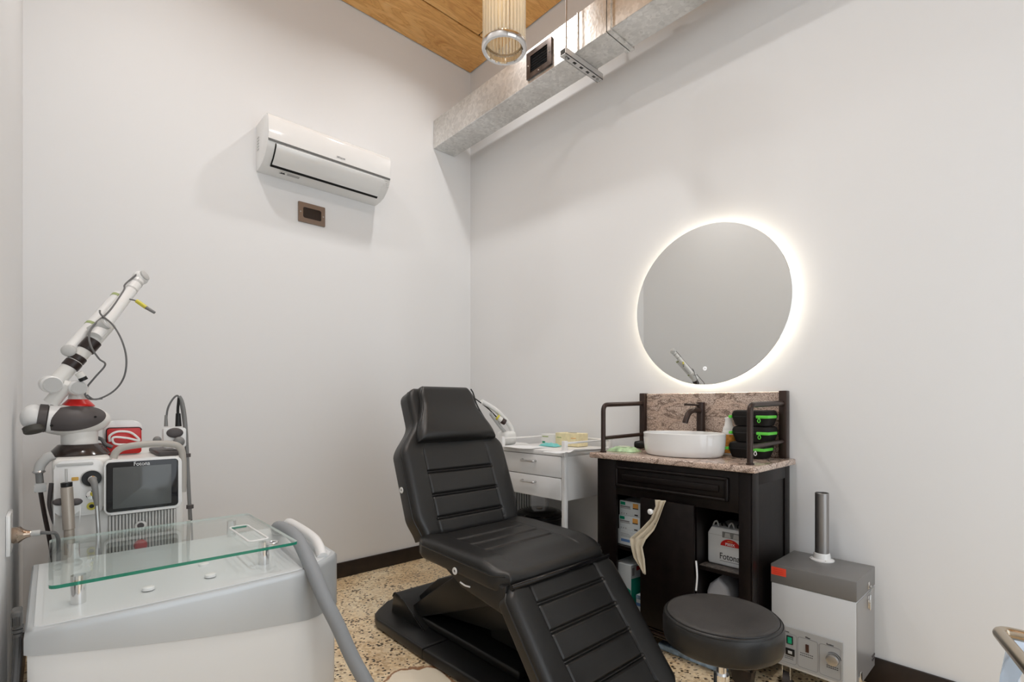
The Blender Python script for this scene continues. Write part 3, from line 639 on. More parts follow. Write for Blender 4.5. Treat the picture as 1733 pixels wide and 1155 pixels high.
for z0, z1 in ((.785, .905), (.659, .781)):
    d = obj('drawer', MB().box((TX0 + .03, TX1 - .029), (TY0 - .002, TY0 + .019), (z0, z1), r=.003), TW, t)
    hx_ = (TX0 + TX1) / 2 - .005; hz_ = z1 - .040
    obj('drawer_handle', MB().tube(fillet([(hx_ - .055, TY0 - .002, hz_ + .004), (hx_ - .055, TY0 - .026, hz_), (hx_ + .055, TY0 - .026, hz_), (hx_ + .055, TY0 - .002, hz_ + .004)], .01), .0055, 10), STEEL, d)
for a, b in (((TX0 + .013, TY1 - .013), (TX1 - .013, TY1 - .013)), ((TX0 + .013, TY0 + .013), (TX0 + .013, TY1 - .013)), ((TX1 - .013, TY0 + .013), (TX1 - .013, TY1 - .013))):
    obj('guard_rail', MB().cyl((*a, .982), (*b, .982), .006, 10), TW, t)
obj('bottom_shelf', MB().box((TX0 + .01, TX1 - .01), (TY0 + .05, TY1), (.12, .14), r=.003), TW, t)
obj('back_panel', MB().box((TX0 + .02, TX1 - .02), (TY1 - .008, TY1 - .002), (.14, .656)), TW, t)
ztp = .936
def sheet(name, label, px, py, a, b, yaw, m=PAPER, curl=.0, z=ztp, cat='paper'):
    c = CZ(px, py, z); cy_, sy_ = math.cos(yaw), math.sin(yaw)
    def g(u, v):
        x, y = (u - .5) * a, (v - .5) * b
        return Vector((c.x + x * cy_ - y * sy_, c.y + x * sy_ + y * cy_, z + .002 + curl * max(0, u - .5) ** 2 * 4 + .002 * math.sin(7 * u + 4 * v)))
    o = obj(name, MB().grid(g, 8, 6), m, origin=c); s_ = o.modifiers.new('s', 'SOLIDIFY'); s_.thickness = .0012
    return tag(o, label, cat)
sheet('paper_sheet', 'loose white paper sheet on the left half of the trolley top', 888, 757, .26, .19, .1)
sheet('paper_sheet', 'white paper sheet curling up at the right end of the trolley top', 985, 765, .16, .2, -.3, curl=.02, z=ztp + .003)
sheet('paper_sheet', 'printed white leaflet in front of the yellow carton', 940, 766, .12, .09, .5, z=ztp + .005)
c = Vector((1.275, -.17, ztp + .001))
o = thing('yellow_carton', 'pale yellow carton open on top, at the back of the trolley', 'carton', c)
obj('carton', MB().box((c.x - .10, c.x + .085), (c.y - .05, c.y + .05), (c.z, c.z + .082), r=.002, seg=1), YCARD, o)
obj('end_panel', MB().box((c.x - .1008, c.x - .10), (c.y - .05, c.y + .05), (c.z, c.z + .082)), OFFW, o)
patch(o, 'print_band', (c.x - .09, c.x - .05), (c.z + .05, c.z + .056), c.y - .05, OLIVE); patch(o, 'print_band', (c.x + .03, c.x + .07), (c.z + .05, c.z + .054), c.y - .05, AMBERPR)
obj('opening', MB().prism([(c.x + .035 * math.cos(a * PI / 8) , c.y + .018 * math.sin(a * PI / 8)) for a in range(16)], 'z', c.z + .0822, c.z + .083), PRINT, o)
c = Vector((1.098, -.165, ztp + .001))
o = thing('clear_carton', 'pale grey carton with green print left of the yellow carton', 'carton', c)
obj('carton', MB().box((c.x - .065, c.x + .072), (c.y - .04, c.y + .04), (c.z, c.z + .068), r=.002, seg=1), OFFW, o)
patch(o, 'print_band', (c.x - .055, c.x + .0), (c.z + .048, c.z + .055), c.y - .04, OLIVE); patch(o, 'print_mark', (c.x - .055, c.x - .03), (c.z + .008, c.z + .02), c.y - .04, DKGREEN)
c = CZ(931, 756, ztp)
tag(obj('teal_packet', pillow(c + Vector((0, 0, .002)), .07, .032, .02, .0), TEAL, origin=c), 'small teal packet on the trolley in front of the cartons', 'packet')
# ---------------------------------------------------------------- black bin under the trolley
c = Vector((1.075, -.265, .05))
t = thing('waste_bin', 'round black pedal bin with domed lid under the trolley', 'bin', (c.x, c.y, .141))
obj('foot_ring', MB().cyl((c.x, c.y, .141), (c.x, c.y, .195), .12, 32), BLACK, t)
obj('bin_body', MB().lathe([(0, .141), (.125, .141), (.13, .16), (.142, .415), (.15, .425), (.15, .44), (0, .44)], c, seg=40), BLACK, t)
obj('lid', MB().lathe([(.148, .441), (.15, .448), (.14, .456), (.12, .458), (.112, .464), (.105, .468), (.06, .472), (0, .474)], c, seg=40), GBLACK, t)
obj('lid_badge', MB().lathe([(.02, .4745), (.018, .477), (0, .477)], c, seg=20), BEIGE, t)
# ---------------------------------------------------------------- console in the corner
t = thing('corner_console', 'white treatment console with slatted side hidden behind chair and trolley', 'console', (.62, -.32, 0))
obj('body', MB().box((.40, .86), (-.52, -.12), (.06, .93), r=.03, seg=3), WHITE, t)
for k in range(16): obj('vent_slat', MB().box((.86, .868), (-.50 + .0235 * k, -.488 + .0235 * k), (.30, .80), r=.002, seg=1), OFFW, t)
obj('vent_back', MB().box((.858, .861), (-.505, -.13), (.295, .805)), MGREY, t)
for x, y in ((.44, -.48), (.82, -.48), (.44, -.16), (.82, -.16)): obj('caster', MB().cyl((x - .015, y, .03), (x + .015, y, .03), .03, 18), DGREY, t)
CW = mat('milky_plastic', (.82, .82, .80), .3)
xp = .86
def cp(px, py, x=xp): return AX(px, py, x)
obj('support_arm', MB().tube([cp(852, 770), cp(864, 745), cp(866, 728), cp(856, 712), cp(838, 694), cp(815, 680)], .016, 12, smooth=6), CW, t)
obj('support_arm', MB().tube([cp(830, 700), cp(846, 722), cp(858, 738), cp(862, 760)], .012, 12, smooth=6), LGREY, t)
h = obj('handpiece', MB().cyl(cp(842, 707, .87), cp(849, 712, .885), .018, 16), OFFW, t)
obj('handpiece_ring', MB().cyl(cp(841, 706, .87), cp(843.5, 708, .876), .0195, 16), YEL, h)
obj('handpiece_tip', MB().cyl(cp(849, 712, .885), cp(855, 715.5, .895), .0205, 16, r2=.019), mat('dark_brown_tip', (.03, .012, .01), .4), h)
obj('cable', MB().tube([cp(800, 672), cp(825, 691), cp(840, 706)], .004, 8, smooth=5), BLACK, t)
obj('hand_block', MB().box((.80, .90), (-.40, -.30), (.93, 1.02), r=.02, seg=3), CW, t)

# ================================================================ treatment chair
CY = -1.01
t = thing('treatment_chair', 'black leather reclining treatment chair with headrest and leg rest', 'treatment chair', (1.4, CY, 0))
def sst(a, b, x):
    k = min(1, max(0, (x - a) / (b - a))); return k * k * (3 - 2 * k)
def pad(O, V, N, L, T, hw, grooves=(), seams=(), vr=(0, 1), er=.03, nu=56, nv=64, belly=None, gd=.007):
    """upholstered pad: O bottom centre of the front face, V up the pad, N out of it, hw(v) half width, thickness T behind the face"""
    O, V, N = Vector(O), Vector(V).normalized(), Vector(N).normalized(); U = Vector((0, 1, 0))
    def P(u, v, back):
        vv = v * L; w_ = hw(vv); x = (u * 2 - 1) * w_
        d = min(w_ - abs(x), vv, L - vv); e = max(0, min(1, d / er)); drop = er * (1 - math.sqrt(max(0, 1 - (1 - e) ** 2)))
        if back: return O + U * x + V * vv - N * (T - drop * .6)
        h = -drop * .8
        if belly: h += belly(x, vv)
        for (g, x0, x1) in grooves:
            if x0 - .01 < x < x1 + .01:
                for off in (-.006, .006): h -= gd * math.exp(-((vv - g + off) / .0036) ** 2)
                h -= gd * .3 * math.exp(-((vv - g) / .012) ** 2)
        for xs_ in seams: h -= gd * .7 * math.exp(-((x - xs_) / .0042) ** 2) * (1 if vr[0] <= v <= vr[1] else 0)
        return O + U * x + V * vv + N * h
    # parameter values packed close at rims, seams and grooves
    us = sorted({0, 1, *[.5 + .5 * math.copysign(1 - (1 - k / 28) ** 1.6, 1) * s_ for k in range(29) for s_ in (1, -1)]} | {.5 + .5 * (x + dd) / hw(L * .4) for x in seams for dd in (-.009, -.004, 0, .004, .009)})
    vs_ = sorted({0, 1, *[k / 60 for k in range(61)], *[k / 240 for k in range(13)], *[1 - k / 240 for k in range(13)]} | {(g[0] + dd) / L for g in grooves for dd in (-.016, -.011, -.008, -.006, -.004, -.001, .001, .004, .006, .008, .011, .016)})
    us = [u for u in us if 0 <= u <= 1]; vs_ = [v for v in vs_ if 0 <= v <= 1]
    m = MB(); bm = m.bm
    Fr = [[bm.verts.new(P(u, v, 0)) for u in us] for v in vs_]; Bk = [[bm.verts.new(P(u, v, 1)) for u in us] for v in vs_]
    for G_ in (Fr, Bk):
        for j in range(len(vs_) - 1):
            for i in range(len(us) - 1): bm.faces.new((G_[j][i], G_[j][i + 1], G_[j + 1][i + 1], G_[j + 1][i]))
    for j in range(len(vs_) - 1):
        for i in (0, -1): bm.faces.new((Fr[j][i], Fr[j + 1][i], Bk[j + 1][i], Bk[j][i]))
    for i in range(len(us) - 1):
        for j in (0, -1): bm.faces.new((Fr[j][i], Fr[j][i + 1], Bk[j][i + 1], Bk[j][i]))
    return m
HW = .328
# --- back rest
th = math.radians(22); BV = Vector((-math.sin(th), 0, math.cos(th))); BN = Vector((math.cos(th), 0, math.sin(th)))
BO = Vector((1.345, CY, .565)); BL = .785
def hb(v):
    w_ = HW - .03 * (1 - sst(0, .12, v))
    w_ -= .108 * sst(.42, .60, v)
    if v > BL - .06: w_ -= .06 * (1 - math.sqrt(max(0, 1 - ((v - BL + .06) / .06) ** 2)))
    return w_
def bolster(x, v): return .012 * sst(.17, .30, abs(x)) * (1 - sst(.44, .52, v)) - .004 * math.cos(PI * x / .4) * (1 if abs(x) < .2 else 0)
br = obj('back_rest', pad(BO, BV, BN, BL, .115, hb, [(.085, -.2, .2), (.20, -.2, .2), (.32, -.2, .2)], (-.205, .205), (0, .55), belly=bolster), LEATHER, t, ang=50)
def edge_tube(O, V, N, L, hw, r, sgn, depth, v0=.02, v1=None):
    v1 = v1 or L - .02
    return MB().tube([Vector(O) + Vector((0, 1, 0)) * (sgn * (hw(v0 + (v1 - v0) * k / 24) - .0005)) + Vector(V) * (v0 + (v1 - v0) * k / 24) - Vector(N) * depth for k in range(25)], r, 6)
for sg in (-1, 1): obj('piping', edge_tube(BO, BV, BN, BL, hb, .0045, sg, .028), THREAD, br)
ho = BO + BV * .472 + BN * .03 + Vector((0, .014, 0))
def hh(v):
    w_ = .252 - .070 * sst(0, .24, v)
    if v > .262: w_ -= .05 * (1 - math.sqrt(max(0, 1 - ((v - .262) / .06) ** 2)))
    return w_
hr = obj('headrest', pad(ho, (BV + BN * -.05), BN, .322, .06, hh, er=.04, belly=lambda x, v: .032 * (1 - sst(.03, .22, v)) * (1 - (x / .26) ** 2 * .5) + .006), LEATHER, t, ang=50)
obj('piping', MB().tube([ho + Vector((0, sg_, 0)) * (hh(v) - .006) + BV * v + BN * (-.008) for sg_, v in [(-1, .02 + .28 * k / 14) for k in range(15)]], .004, 6), THREAD, hr)
obj('piping', MB().tube([ho + Vector((0, 1, 0)) * (hh(v) - .006) + BV * v + BN * (-.008) for v in [.02 + .28 * k / 14 for k in range(15)]], .004, 6), THREAD, hr)
def washer(p, ax): return MB().lathe([(.006, 0), (.006, .004), (.014, .004), (.0155, .002), (.0155, 0), (.006, 0)], p, ax, 24)
obj('washer', washer(BO + BV * .26 - BN * .075 + Vector((0, -HW - .001, 0)), (0, -1, 0)), WHITE, t)
# --- seat
SO = Vector((1.315, CY, .575)); SL = .615
def hs(v): return HW + .006 - .045 * sst(SL - .09, SL, v) ** 2 - .02 * (1 - sst(0, .06, v))
def seatb(x, v): return .010 * sst(.17, .30, abs(x)) - .028 * sst(SL - .16, SL, v) + .006 * sst(0, .15, v)
se = obj('seat', pad(SO, (1, 0, -.03), (.03, 0, 1), SL, .095, hs, [(.17, -.2, .2), (.27, -.2, .2), (.37, -.2, .2)], (-.212, .212), (0, .86), er=.038, belly=seatb, gd=.005), LEATHER, t, ang=50)
for sg in (-1, 1): obj('piping', edge_tube(SO, Vector((1, 0, -.03)), Vector((.03, 0, 1)), SL, hs, .0045, sg, .026), THREAD, se)
obj('seat_housing', MB().prism([(1.33, .497), (1.53, .493), (1.645, .42), (1.90, .385), (1.925, .40), (1.925, .50), (1.80, .51), (1.34, .515)], 'y', CY - HW + .012, CY + HW - .012, r=.012, seg=3), LEATHER, t)
obj('washer', washer(BY(770, 967, CY - HW - .008), (0, -1, 0)), WHITE, t)
a, b = BY(779, 986, CY - HW - .002), BY(795, 994, CY - HW - .002)
obj('release_slot', MB().tube([a, (a + b) / 2 + Vector((0, 0, -.004)), b], .0035, 8, smooth=4), WHITE, t)
obj('hinge_bar', MB().cyl((1.945, CY - .30, .497), (1.945, CY + .31, .497), .011, 12), GBLACK, t)
# --- leg rest
lt = math.radians(52); LV = Vector((math.cos(lt), 0, -math.sin(lt))); LN = Vector((math.sin(lt), 0, math.cos(lt)))
LO = Vector((1.93, CY + .005, .50)); LL = .60
def hl(v): return HW + .004 - .03 * (1 - sst(0, .05, v)) - .03 * sst(LL - .05, LL, v)
lr = obj('leg_rest', pad(LO, LV, LN, LL, .085, hl, [(.098 + .112 * k, -.2, .2) for k in range(5)], (-.203, .203), (.02, 1), er=.034, belly=lambda x, v: .012 * sst(.17, .30, abs(x))), LEATHER, t, ang=50)
for sg in (-1, 1): obj('piping', edge_tube(LO, LV, LN, LL, hl, .0045, sg, .024), THREAD, lr)
# --- base
half = [(.692, 0), (.70, .10), (.735, .17), (.785, .25), (.83, .295), (.90, .322), (1.35, .322)]
pl = [(x, CY + y) for x, y in half] + [(x, CY - y) for x, y in half[::-1][:-1]]
def bevelled_plate(poly): return MB().prism(poly, 'z', .004, .058, r=.014, seg=3)
obj('base_plate', bevelled_plate(pl), BLACK, t)
obj('base_plate', bevelled_plate([(1.353, CY + .322), (1.353, CY - .322), (1.80, CY - .305), (1.92, CY - .25), (1.95, CY - .12), (1.95, CY + .12), (1.92, CY + .25), (1.80, CY + .305)]), BLACK, t)
hp = [(.872, .056), (.885, .145), (.905, .168), (.935, .170), (.985, .155), (1.06, .122), (1.14, .083), (1.20, .056)]
ho_ = obj('base_hump', MB().prism(hp, 'y', CY - .215, CY + .215, r=.006, seg=2), BLACK, t)
obj('hump_edge', MB().tube([(x, CY - .214, z) for x, z in hp[1:]], .004, 6, smooth=4), GBLACK, ho_)
obj('lift_cover', MB().box((1.0, 1.86), (CY - .18, CY + .18), (.056, .095), r=.012, seg=3), BLACK, t)
for sg in (-1, 1):
    obj('lift_arm', MB().prism([(.99, .10), (1.10, .085), (1.72, .33), (1.80, .40), (1.62, .46), (1.50, .44)], 'y', CY + sg * .15 - .03, CY + sg * .15 + .03, r=.006), BLACK, t)
obj('lift_housing', MB().prism([(.96, .13), (1.12, .10), (1.60, .16), (1.82, .23), (1.78, .40), (1.55, .44), (1.16, .285)], 'y', CY - .115, CY + .115, r=.012), BLACK, t)
obj('lift_column', MB().box((1.58, 1.80), (CY - .10, CY + .10), (.12, .42), r=.01), BLACK, t)

# ================================================================ stool
c = Vector((2.599, -.955, 0))
t = thing('round_stool', 'round black leather stool on a chrome gas lift in front of the vanity', 'stool', c)
obj('cushion', MB().lathe([(0, .501), (.12, .504), (.160, .5035), (.172, .501), (.180, .496), (.186, .487), (.1885, .470), (.188, .428), (.183, .410), (.172, .402), (0, .402)], c, seg=64), LEATHER, t, ang=60)
obj('seat_top', MB().lathe([(0, .5025), (.12, .5055), (.160, .505), (.1725, .5022), (.174, .500)], c, seg=64), LEATHER2, t, ang=60)  # top disc coloured lighter and browner than the cushion side
obj('stitching', MB().ring(c + Vector((0, 0, .4995)), (0, 0, 1), .1755, .0022, 64, 6).ring(c + Vector((0, 0, .492)), (0, 0, 1), .1835, .0018, 64, 6), THREAD, t)
obj('under_plate', MB().cyl(c + Vector((0, 0, .372)), c + Vector((0, 0, .392)), .09, 24), BLACK, t)
obj('gas_lift', MB().cyl(c + Vector((0, 0, .24)), c + Vector((0, 0, .374)), .0155, 20), CHROME, t)
obj('lift_sleeve', MB().cyl(c + Vector((0, 0, .09)), c + Vector((0, 0, .30)), .025, 20), CHROME, t)
for k in range(5):
    a = 2 * PI * k / 5 + .3; d = Vector((math.cos(a), math.sin(a), 0))
    lg = obj('leg', MB().tube([c + Vector((0, 0, .115)), c + d * .13 + Vector((0, 0, .10)), c + d * .25 + Vector((0, 0, .06))], .015, 10, smooth=4), CHROME, t)
    n_ = Vector((-d.y, d.x, 0)); obj('caster', MB().cyl(c + d * .25 + Vector((0, 0, .026)) - n_ * .02, c + d * .25 + Vector((0, 0, .026)) + n_ * .02, .025, 18), BLACK, lg)

# ================================================================ smoke extractor
ex0, ex1, ey0, ey1, ez0, ez1 = 2.527, 2.84, -.337, -.055, .10, .52
zl = .440
t = thing('smoke_extractor', 'white and grey smoke extractor box with upright steel pipe beside the vanity', 'extractor', ((ex0 + ex1) / 2, -.2, 0))
obj('housing', MB().box((ex0 + .003, ex1 - .003), (ey0 + .002, ey1), (ez0, zl), r=.003), mat('pale_grey_enamel', (.63, .645, .66), .35), t)
obj('side_panel', MB().box((ex1 - .003, ex1 - .001), (ey0 + .006, ey1 - .003), (ez0 + .004, zl - .004)), mat('grey_enamel_side', (.34, .33, .325), .3, metal=.4), t)
cv = obj('cover', MB().box((ex0, ex1), (ey0, ey1), (zl, ez1), r=.004), GUN, t)
obj('warning_label', MB().box((ex0 + .004, ex0 + .062), (ey0 - .0012, ey0), (ez1 - .045, ez1 - .012)), ORANGE, cv)
for k in range(3): obj('label_line', MB().box((ex0 + .012, ex0 + .052), (ey0 - .0018, ey0 - .001), (ez1 - .038 + .008 * k, ez1 - .0368 + .008 * k)), RED, cv)
pc = CZ(1391, 948, ez1); 
fl = obj('pipe_flange', MB().lathe([(.047, 0), (.047, .004), (.034, .009), (.031, .03), (.029, .032), (0, .032)], pc, seg=36), GLOSSW, t)
for k in range(4):
    a = k * PI / 2 + .6; obj('flange_screw', MB().ball(pc + Vector((.041 * math.cos(a), .041 * math.sin(a), .005)), .003, seg=8, k=6), STEEL, fl)
obj('pipe', MB().lathe([(.0268, .02), (.0268, .292), (.0248, .294), (.0248, .05), (0, .05)], pc, seg=36), mat('satin_steel_pipe', (.30, .29, .285), .36, metal=.85), t)
pn = obj('control_panel', MB().box((ex0 + .02, ex1 - .045), (ey0 - .003, ey0 + .001), (ez0 + .012, .272), r=.001, seg=1), mat('control_panel_grey', (.40, .405, .405), .45), t)
yp = ey0 - .003; pz0, pz1 = ez0 + .022, .258
px_ = [ex0 + .026, ex0 + .103, ex0 + .108, ex0 + .182, ex0 + .187, ex1 - .052]
for (a, b, s_) in ((px_[0], px_[1], 'Power'), (px_[2], px_[3], 'Filter'), (px_[4], px_[5], 'Suction')):
    o_ = [Vector((x, yp - .0004, z)) for x, z in rrect(a, b, pz0, pz1 - .014, .009, 4)]
    obj('panel_outline', MB().tube(o_ + [o_[0]], .0008, 5), GREYPR, pn)
    text(s_, .0085, ((a + b) / 2, yp - .0004, pz1 - .011), '-y', PRINT, pn, align='CENTER', bold=.0002)
def pline(x, z, w_, h_=.0022):
    n_ = int(w_ / .007)
    m_ = MB()
    for k in range(n_): m_.box((x - w_ / 2 + .007 * k, x - w_ / 2 + .007 * k + .0052), (yp - .0006, yp - .0001), (z - h_ / 2, z + h_ / 2))
    obj('fine_print', m_, PRINT, pn)
ax_ = px_[0] + .052
obj('power_switch', MB().box((ax_ - .012, ax_ + .012), (yp - .006, yp), (.202, .236), r=.001), BLACK, pn); obj('green_rocker', MB().box((ax_ - .007, ax_ + .009), (yp - .0085, yp - .006), (.206, .232), r=.001), mat('lit_green', (0, .35, .18), .3), pn)
obj('power_socket', MB().box((ax_ - .016, ax_ + .018), (yp - .004, yp), (.155, .183), r=.001), BLACK, pn); obj('socket_pin', MB().box((ax_ - .006, ax_ + .01), (yp - .007, yp - .004), (.163, .175), r=.001), LGREY, pn)
bx_ = (px_[2] + px_[3]) / 2 - .002
obj('fuse_holder', MB().box((bx_ - .006, bx_ + .006), (yp - .003, yp), (.190, .222), r=.001), mat('dark_amber', (.06, .02, .012), .3), pn)
pline(bx_, .181, .052); pline(bx_, .172, .054)
kx = BY(1410, 1117, yp).x; kz = .196
obj('dial', MB().lathe([(.0225, 0), (.0225, .012), (.020, .018), (.017, .019), (0, .019)], (kx, yp, kz), (0, -1, 0), 32), STEEL, pn)
obj('dial_scale', MB().tube([(kx + .027 * math.cos(math.radians(a)), yp - .0005, kz + .027 * math.sin(math.radians(a))) for a in range(130, 9, -10)], [.0006, .0018], 5), PRINT, pn)
pline(kx, kz - .030, .046, .0028); pline(kx, kz - .037, .046, .0028)
pline(ax_, .147, .04); pline(ax_, .140, .04)
lx, ly = ex1, -.165
la_ = obj('latch', MB().box((lx - .001, lx + .004), (ly - .012, ly + .012), (.375, .425), r=.001).tube([(lx + .006, ly - .009, .41), (lx + .009, ly - .009, .455), (lx + .009, ly + .009, .455), (lx + .006, ly + .009, .41)], .002, 8).box((lx + .003, lx + .009), (ly - .008, ly + .008), (.368, .41), r=.002), CHROME, t)
obj('latch_hook', MB().box((lx - .001, lx + .003), (ly - .009, ly + .009), (.452, .48), r=.001).cyl((lx + .006, ly - .008, .462), (lx + .006, ly + .008, .462), .004, 10), CHROME, la_)
obj('latch', MB().box((lx - .001, lx + .004), (ey0 + .02, ey0 + .05), (.105, .15), r=.001).box((lx + .003, lx + .008), (ey0 + .025, ey0 + .045), (.11, .165), r=.002), CHROME, t)
for y in (-.10, -.085, -.07):
    for z in (.14, .155): obj('side_socket', MB().cyl((lx - .002, y, z), (lx + .002, y, z), .0045, 10), DGREY, t)
for x, y in ((ex0 + .05, ey0 + .05), (ex1 - .05, ey0 + .05), (ex0 + .05, ey1 - .05), (ex1 - .05, ey1 - .05)):
    cs = obj('caster', MB().cyl((x - .012, y, .027), (x + .012, y, .027), .027, 20), DGREY, t)
    obj('caster_fork', MB().box((x - .018, x - .013), (y - .016, y + .016), (.03, .09), r=.002).box((x + .013, x + .018), (y - .016, y + .016), (.03, .09), r=.002).box((x - .022, x + .022), (y - .022, y + .022), (.088, .0995), r=.002), CHROME, cs)

# ================================================================ metal handle at the right edge
t = thing('handle_trolley', 'bent pale bronze tube handle above a pale blue shell at the right edge', 'trolley', (3.45, -1.15, 0))
hzz = .70
hc0 = CZ(1687, 1067, hzz); hc1 = BY(1752, 1146, -1.30); hdir = (hc1 - hc0).normalized(); hc2 = hc0 + hdir * .36
obj('handle', MB().tube(fillet([(3.70, hc0.y, hzz + .004), hc0, hc2, (3.70, hc2.y, hc2.z)], .03), .0125, 16), BRASS, t)
ar = [BY(px, py, -1.0) for px, py in ((1716, 1088), (1703, 1102), (1697, 1122), (1694, 1150), (1694, 1200), (1700, 1300))]
ar = [(p.x, p.z) for p in ar]; ar = ar + [(ar[-1][0], .04)]
sh2 = [(x + .028, z) for x, z in ar]
obj('shell', MB().prism(ar + sh2[::-1], 'y', -1.08, -.90, r=.004), BLUEGLOW, t)
obj('core', MB().box((3.44, 3.66), (-1.34, -.92), (.03, .56), r=.02, seg=3), OFFW, t)
obj('shell_foot', MB().box((3.20, 3.45), (-1.06, -.92), (.03, .06), r=.01), LGREY, t)
for v_ in (hc0, hc2): obj('handle_post', MB().cyl((3.62, v_.y, .3), (3.62, v_.y, v_.z), .011, 12), BRASS, t)
obj('base', MB().box((3.22, 3.72), (-1.44, -.98), (.002, .03), r=.008), LGREY, t)
obj('bracket', MB().box((3.60, 3.64), (-1.42, -1.03), (.29, .33), r=.004), LGREY, t)

# ================================================================ cooling unit in the foreground
t = thing('cooling_unit', 'white and silver cooling unit with glass shelf and grey hose in the foreground', 'cooling unit', (1.42, -2.25, 0))
SX = 1.695
plan = [(1.085, -2.655), (SX - .01, -2.655), (SX, -2.64), (SX + .006, -2.45), (SX + .006, -2.2), (SX - .005, -1.985), (SX - .025, -1.945), (1.60, -1.855), (1.57, -1.835), (1.085, -1.835)]
def shellring(z, ins=0.0):
    cx_, cy_ = 1.36, -2.25
    return [Vector((cx_ + (x - cx_) * (1 - ins), cy_ + (y - cy_) * (1 - ins * .8), z(x, y) if callable(z) else z)) for x, y in plan]
def loft(levels, cap=(True, True)):
    m = MB(); R_ = [[m.bm.verts.new(p) for p in l] for l in levels]
    for a, b in zip(R_, R_[1:]):
        for k in range(len(a)): m.bm.faces.new((a[k], a[(k + 1) % len(a)], b[(k + 1) % len(b)], b[k]))
    if cap[0]: m.bm.faces.new(R_[0])
    if cap[1]: m.bm.faces.new(R_[-1])
    return m
def low(x, y):
    k = (y + 2.655) / .82; return .598 - .125 * (1 - (1 - k) ** 1.0) * (1.35 - .35 * k)
# refine plan edges so that the lower edge of the shell curves
pl2 = []
for a, b in zip(plan, plan[1:] + plan[:1]):
    n_ = max(1, int((Vector(a) - Vector(b)).length / .05))
    pl2 += [(a[0] + (b[0] - a[0]) * k / n_, a[1] + (b[1] - a[1]) * k / n_) for k in range(n_)]
plan = pl2
def topz(x, y): return .655 + .02 * (1 - (x - 1.02) / .68)
sh_ = loft([shellring(low), shellring(lambda x, y: topz(x, y) - .018), shellring(lambda x, y: topz(x, y) - .006, .006), shellring(topz, .018)])
obj('upper_shell', sh_, SILVER, t, ang=50)
obj('lower_body', loft([shellring(.07, .05), shellring(.10, .025), shellring(low, .018)]), mat('satin_white_panel', (.80, .81, .81), .35), t, ang=50)
obj('top_deck', loft([shellring(lambda x, y: topz(x, y) - .002, .05), shellring(lambda x, y: topz(x, y) + .002, .055)]), mat('pale_silver_deck', (.66, .68, .69), .35), t)
obj('end_handle', MB().tube([(1.16, -1.85, .66), (1.16, -1.87, .70), (1.30, -1.875, .705), (1.50, -1.885, .695), (1.60, -1.90, .66)], .018, 12, smooth=5), WHITE, t)
for x, y in ((1.12, -2.56), (1.60, -2.56), (1.12, -1.95), (1.58, -1.98)):
    obj('caster', MB().cyl((x, y - .014, .036), (x, y + .014, .036), .036, 20), DGREY, t)
gz = .738
gl = obj('glass_shelf', MB().prism(rrect(1.075, 1.665, -2.612, -2.004, .02, 4), 'z', gz, gz + .009), [GLASS, GREENGLASS, mat('glass_edge_painted_pale', (.62, .72, .68), .08, trans=.4)], t, label='clear glass shelf with green edge')
for p in gl.data.polygons: p.material_index = 0 if abs(p.normal.z) > .9 else (1 if p.normal.x > .3 else 2)  # edges are one glass; paler light at rear and sides is put into colour
for x, y in ((1.56, -2.552), (1.545, -2.078), (1.13, -2.552), (1.13, -2.078)):
    so = obj('standoff', MB().cyl((x, y, .655), (x, y, gz - .001), .0165, 24), CHROME, t)
    obj('standoff_base', MB().cyl((x, y, .652), (x, y, .660), .019, 24), DGREY, so)
cu = [Vector((x, y, gz + .0105)) for x, y in rrect(1.31, 1.565, -2.128, -2.068, .012, 4)]
obj('slot_trim', MB().tube(cu + [cu[0]], .0035, 8), WHITE, gl)
obj('slot_edge', MB().prism(rrect(1.316, 1.332, -2.122, -2.074, .004, 2), 'z', gz + .009, gz + .0125), GREENGLASS, gl)
obj('grommet', MB().ring((1.655 - .03, -2.075, gz + .011), (0, 0, 1), .015, .004, 24, 8), CHROME, gl)
obj('grommet_core', MB().lathe([(0, .0005), (.012, .0005)], (1.625, -2.075, gz + .0095), seg=20), BROWNPL, gl)
for px, py in ((251, 996), (356, 974), (345, 956)):
    q = CZ(px, py, .667); obj('deck_button', MB().lathe([(.016, -.004), (.015, .003), (.012, .005), (0, .005)], q, seg=20), WHITE, t)
hs_ = [Vector(p) for p in ((1.22, -1.93, .69), (1.30, -1.955, .722), (1.42, -1.965, .735), (1.56, -1.972, .728), (1.68, -1.972, .665), (1.755, -1.955, .57))]
hs_ += [AX(572, 1060, 1.79), AX(597, 1115, 1.82), AX(632, 1180, 1.86), AX(660, 1250, 1.88) , CZ(700, 1400, .03) + Vector((0, 0, 0))]
hose = obj('hose', MB().tube(hs_, .0225, 14, smooth=8), HOSE, t, label='thick grey flexible hose')
obj('hose_collar', MB().tube([(1.16, -1.905, .66), (1.20, -1.92, .682), (1.25, -1.94, .706)], .027, 14, smooth=4), LGREY, t)

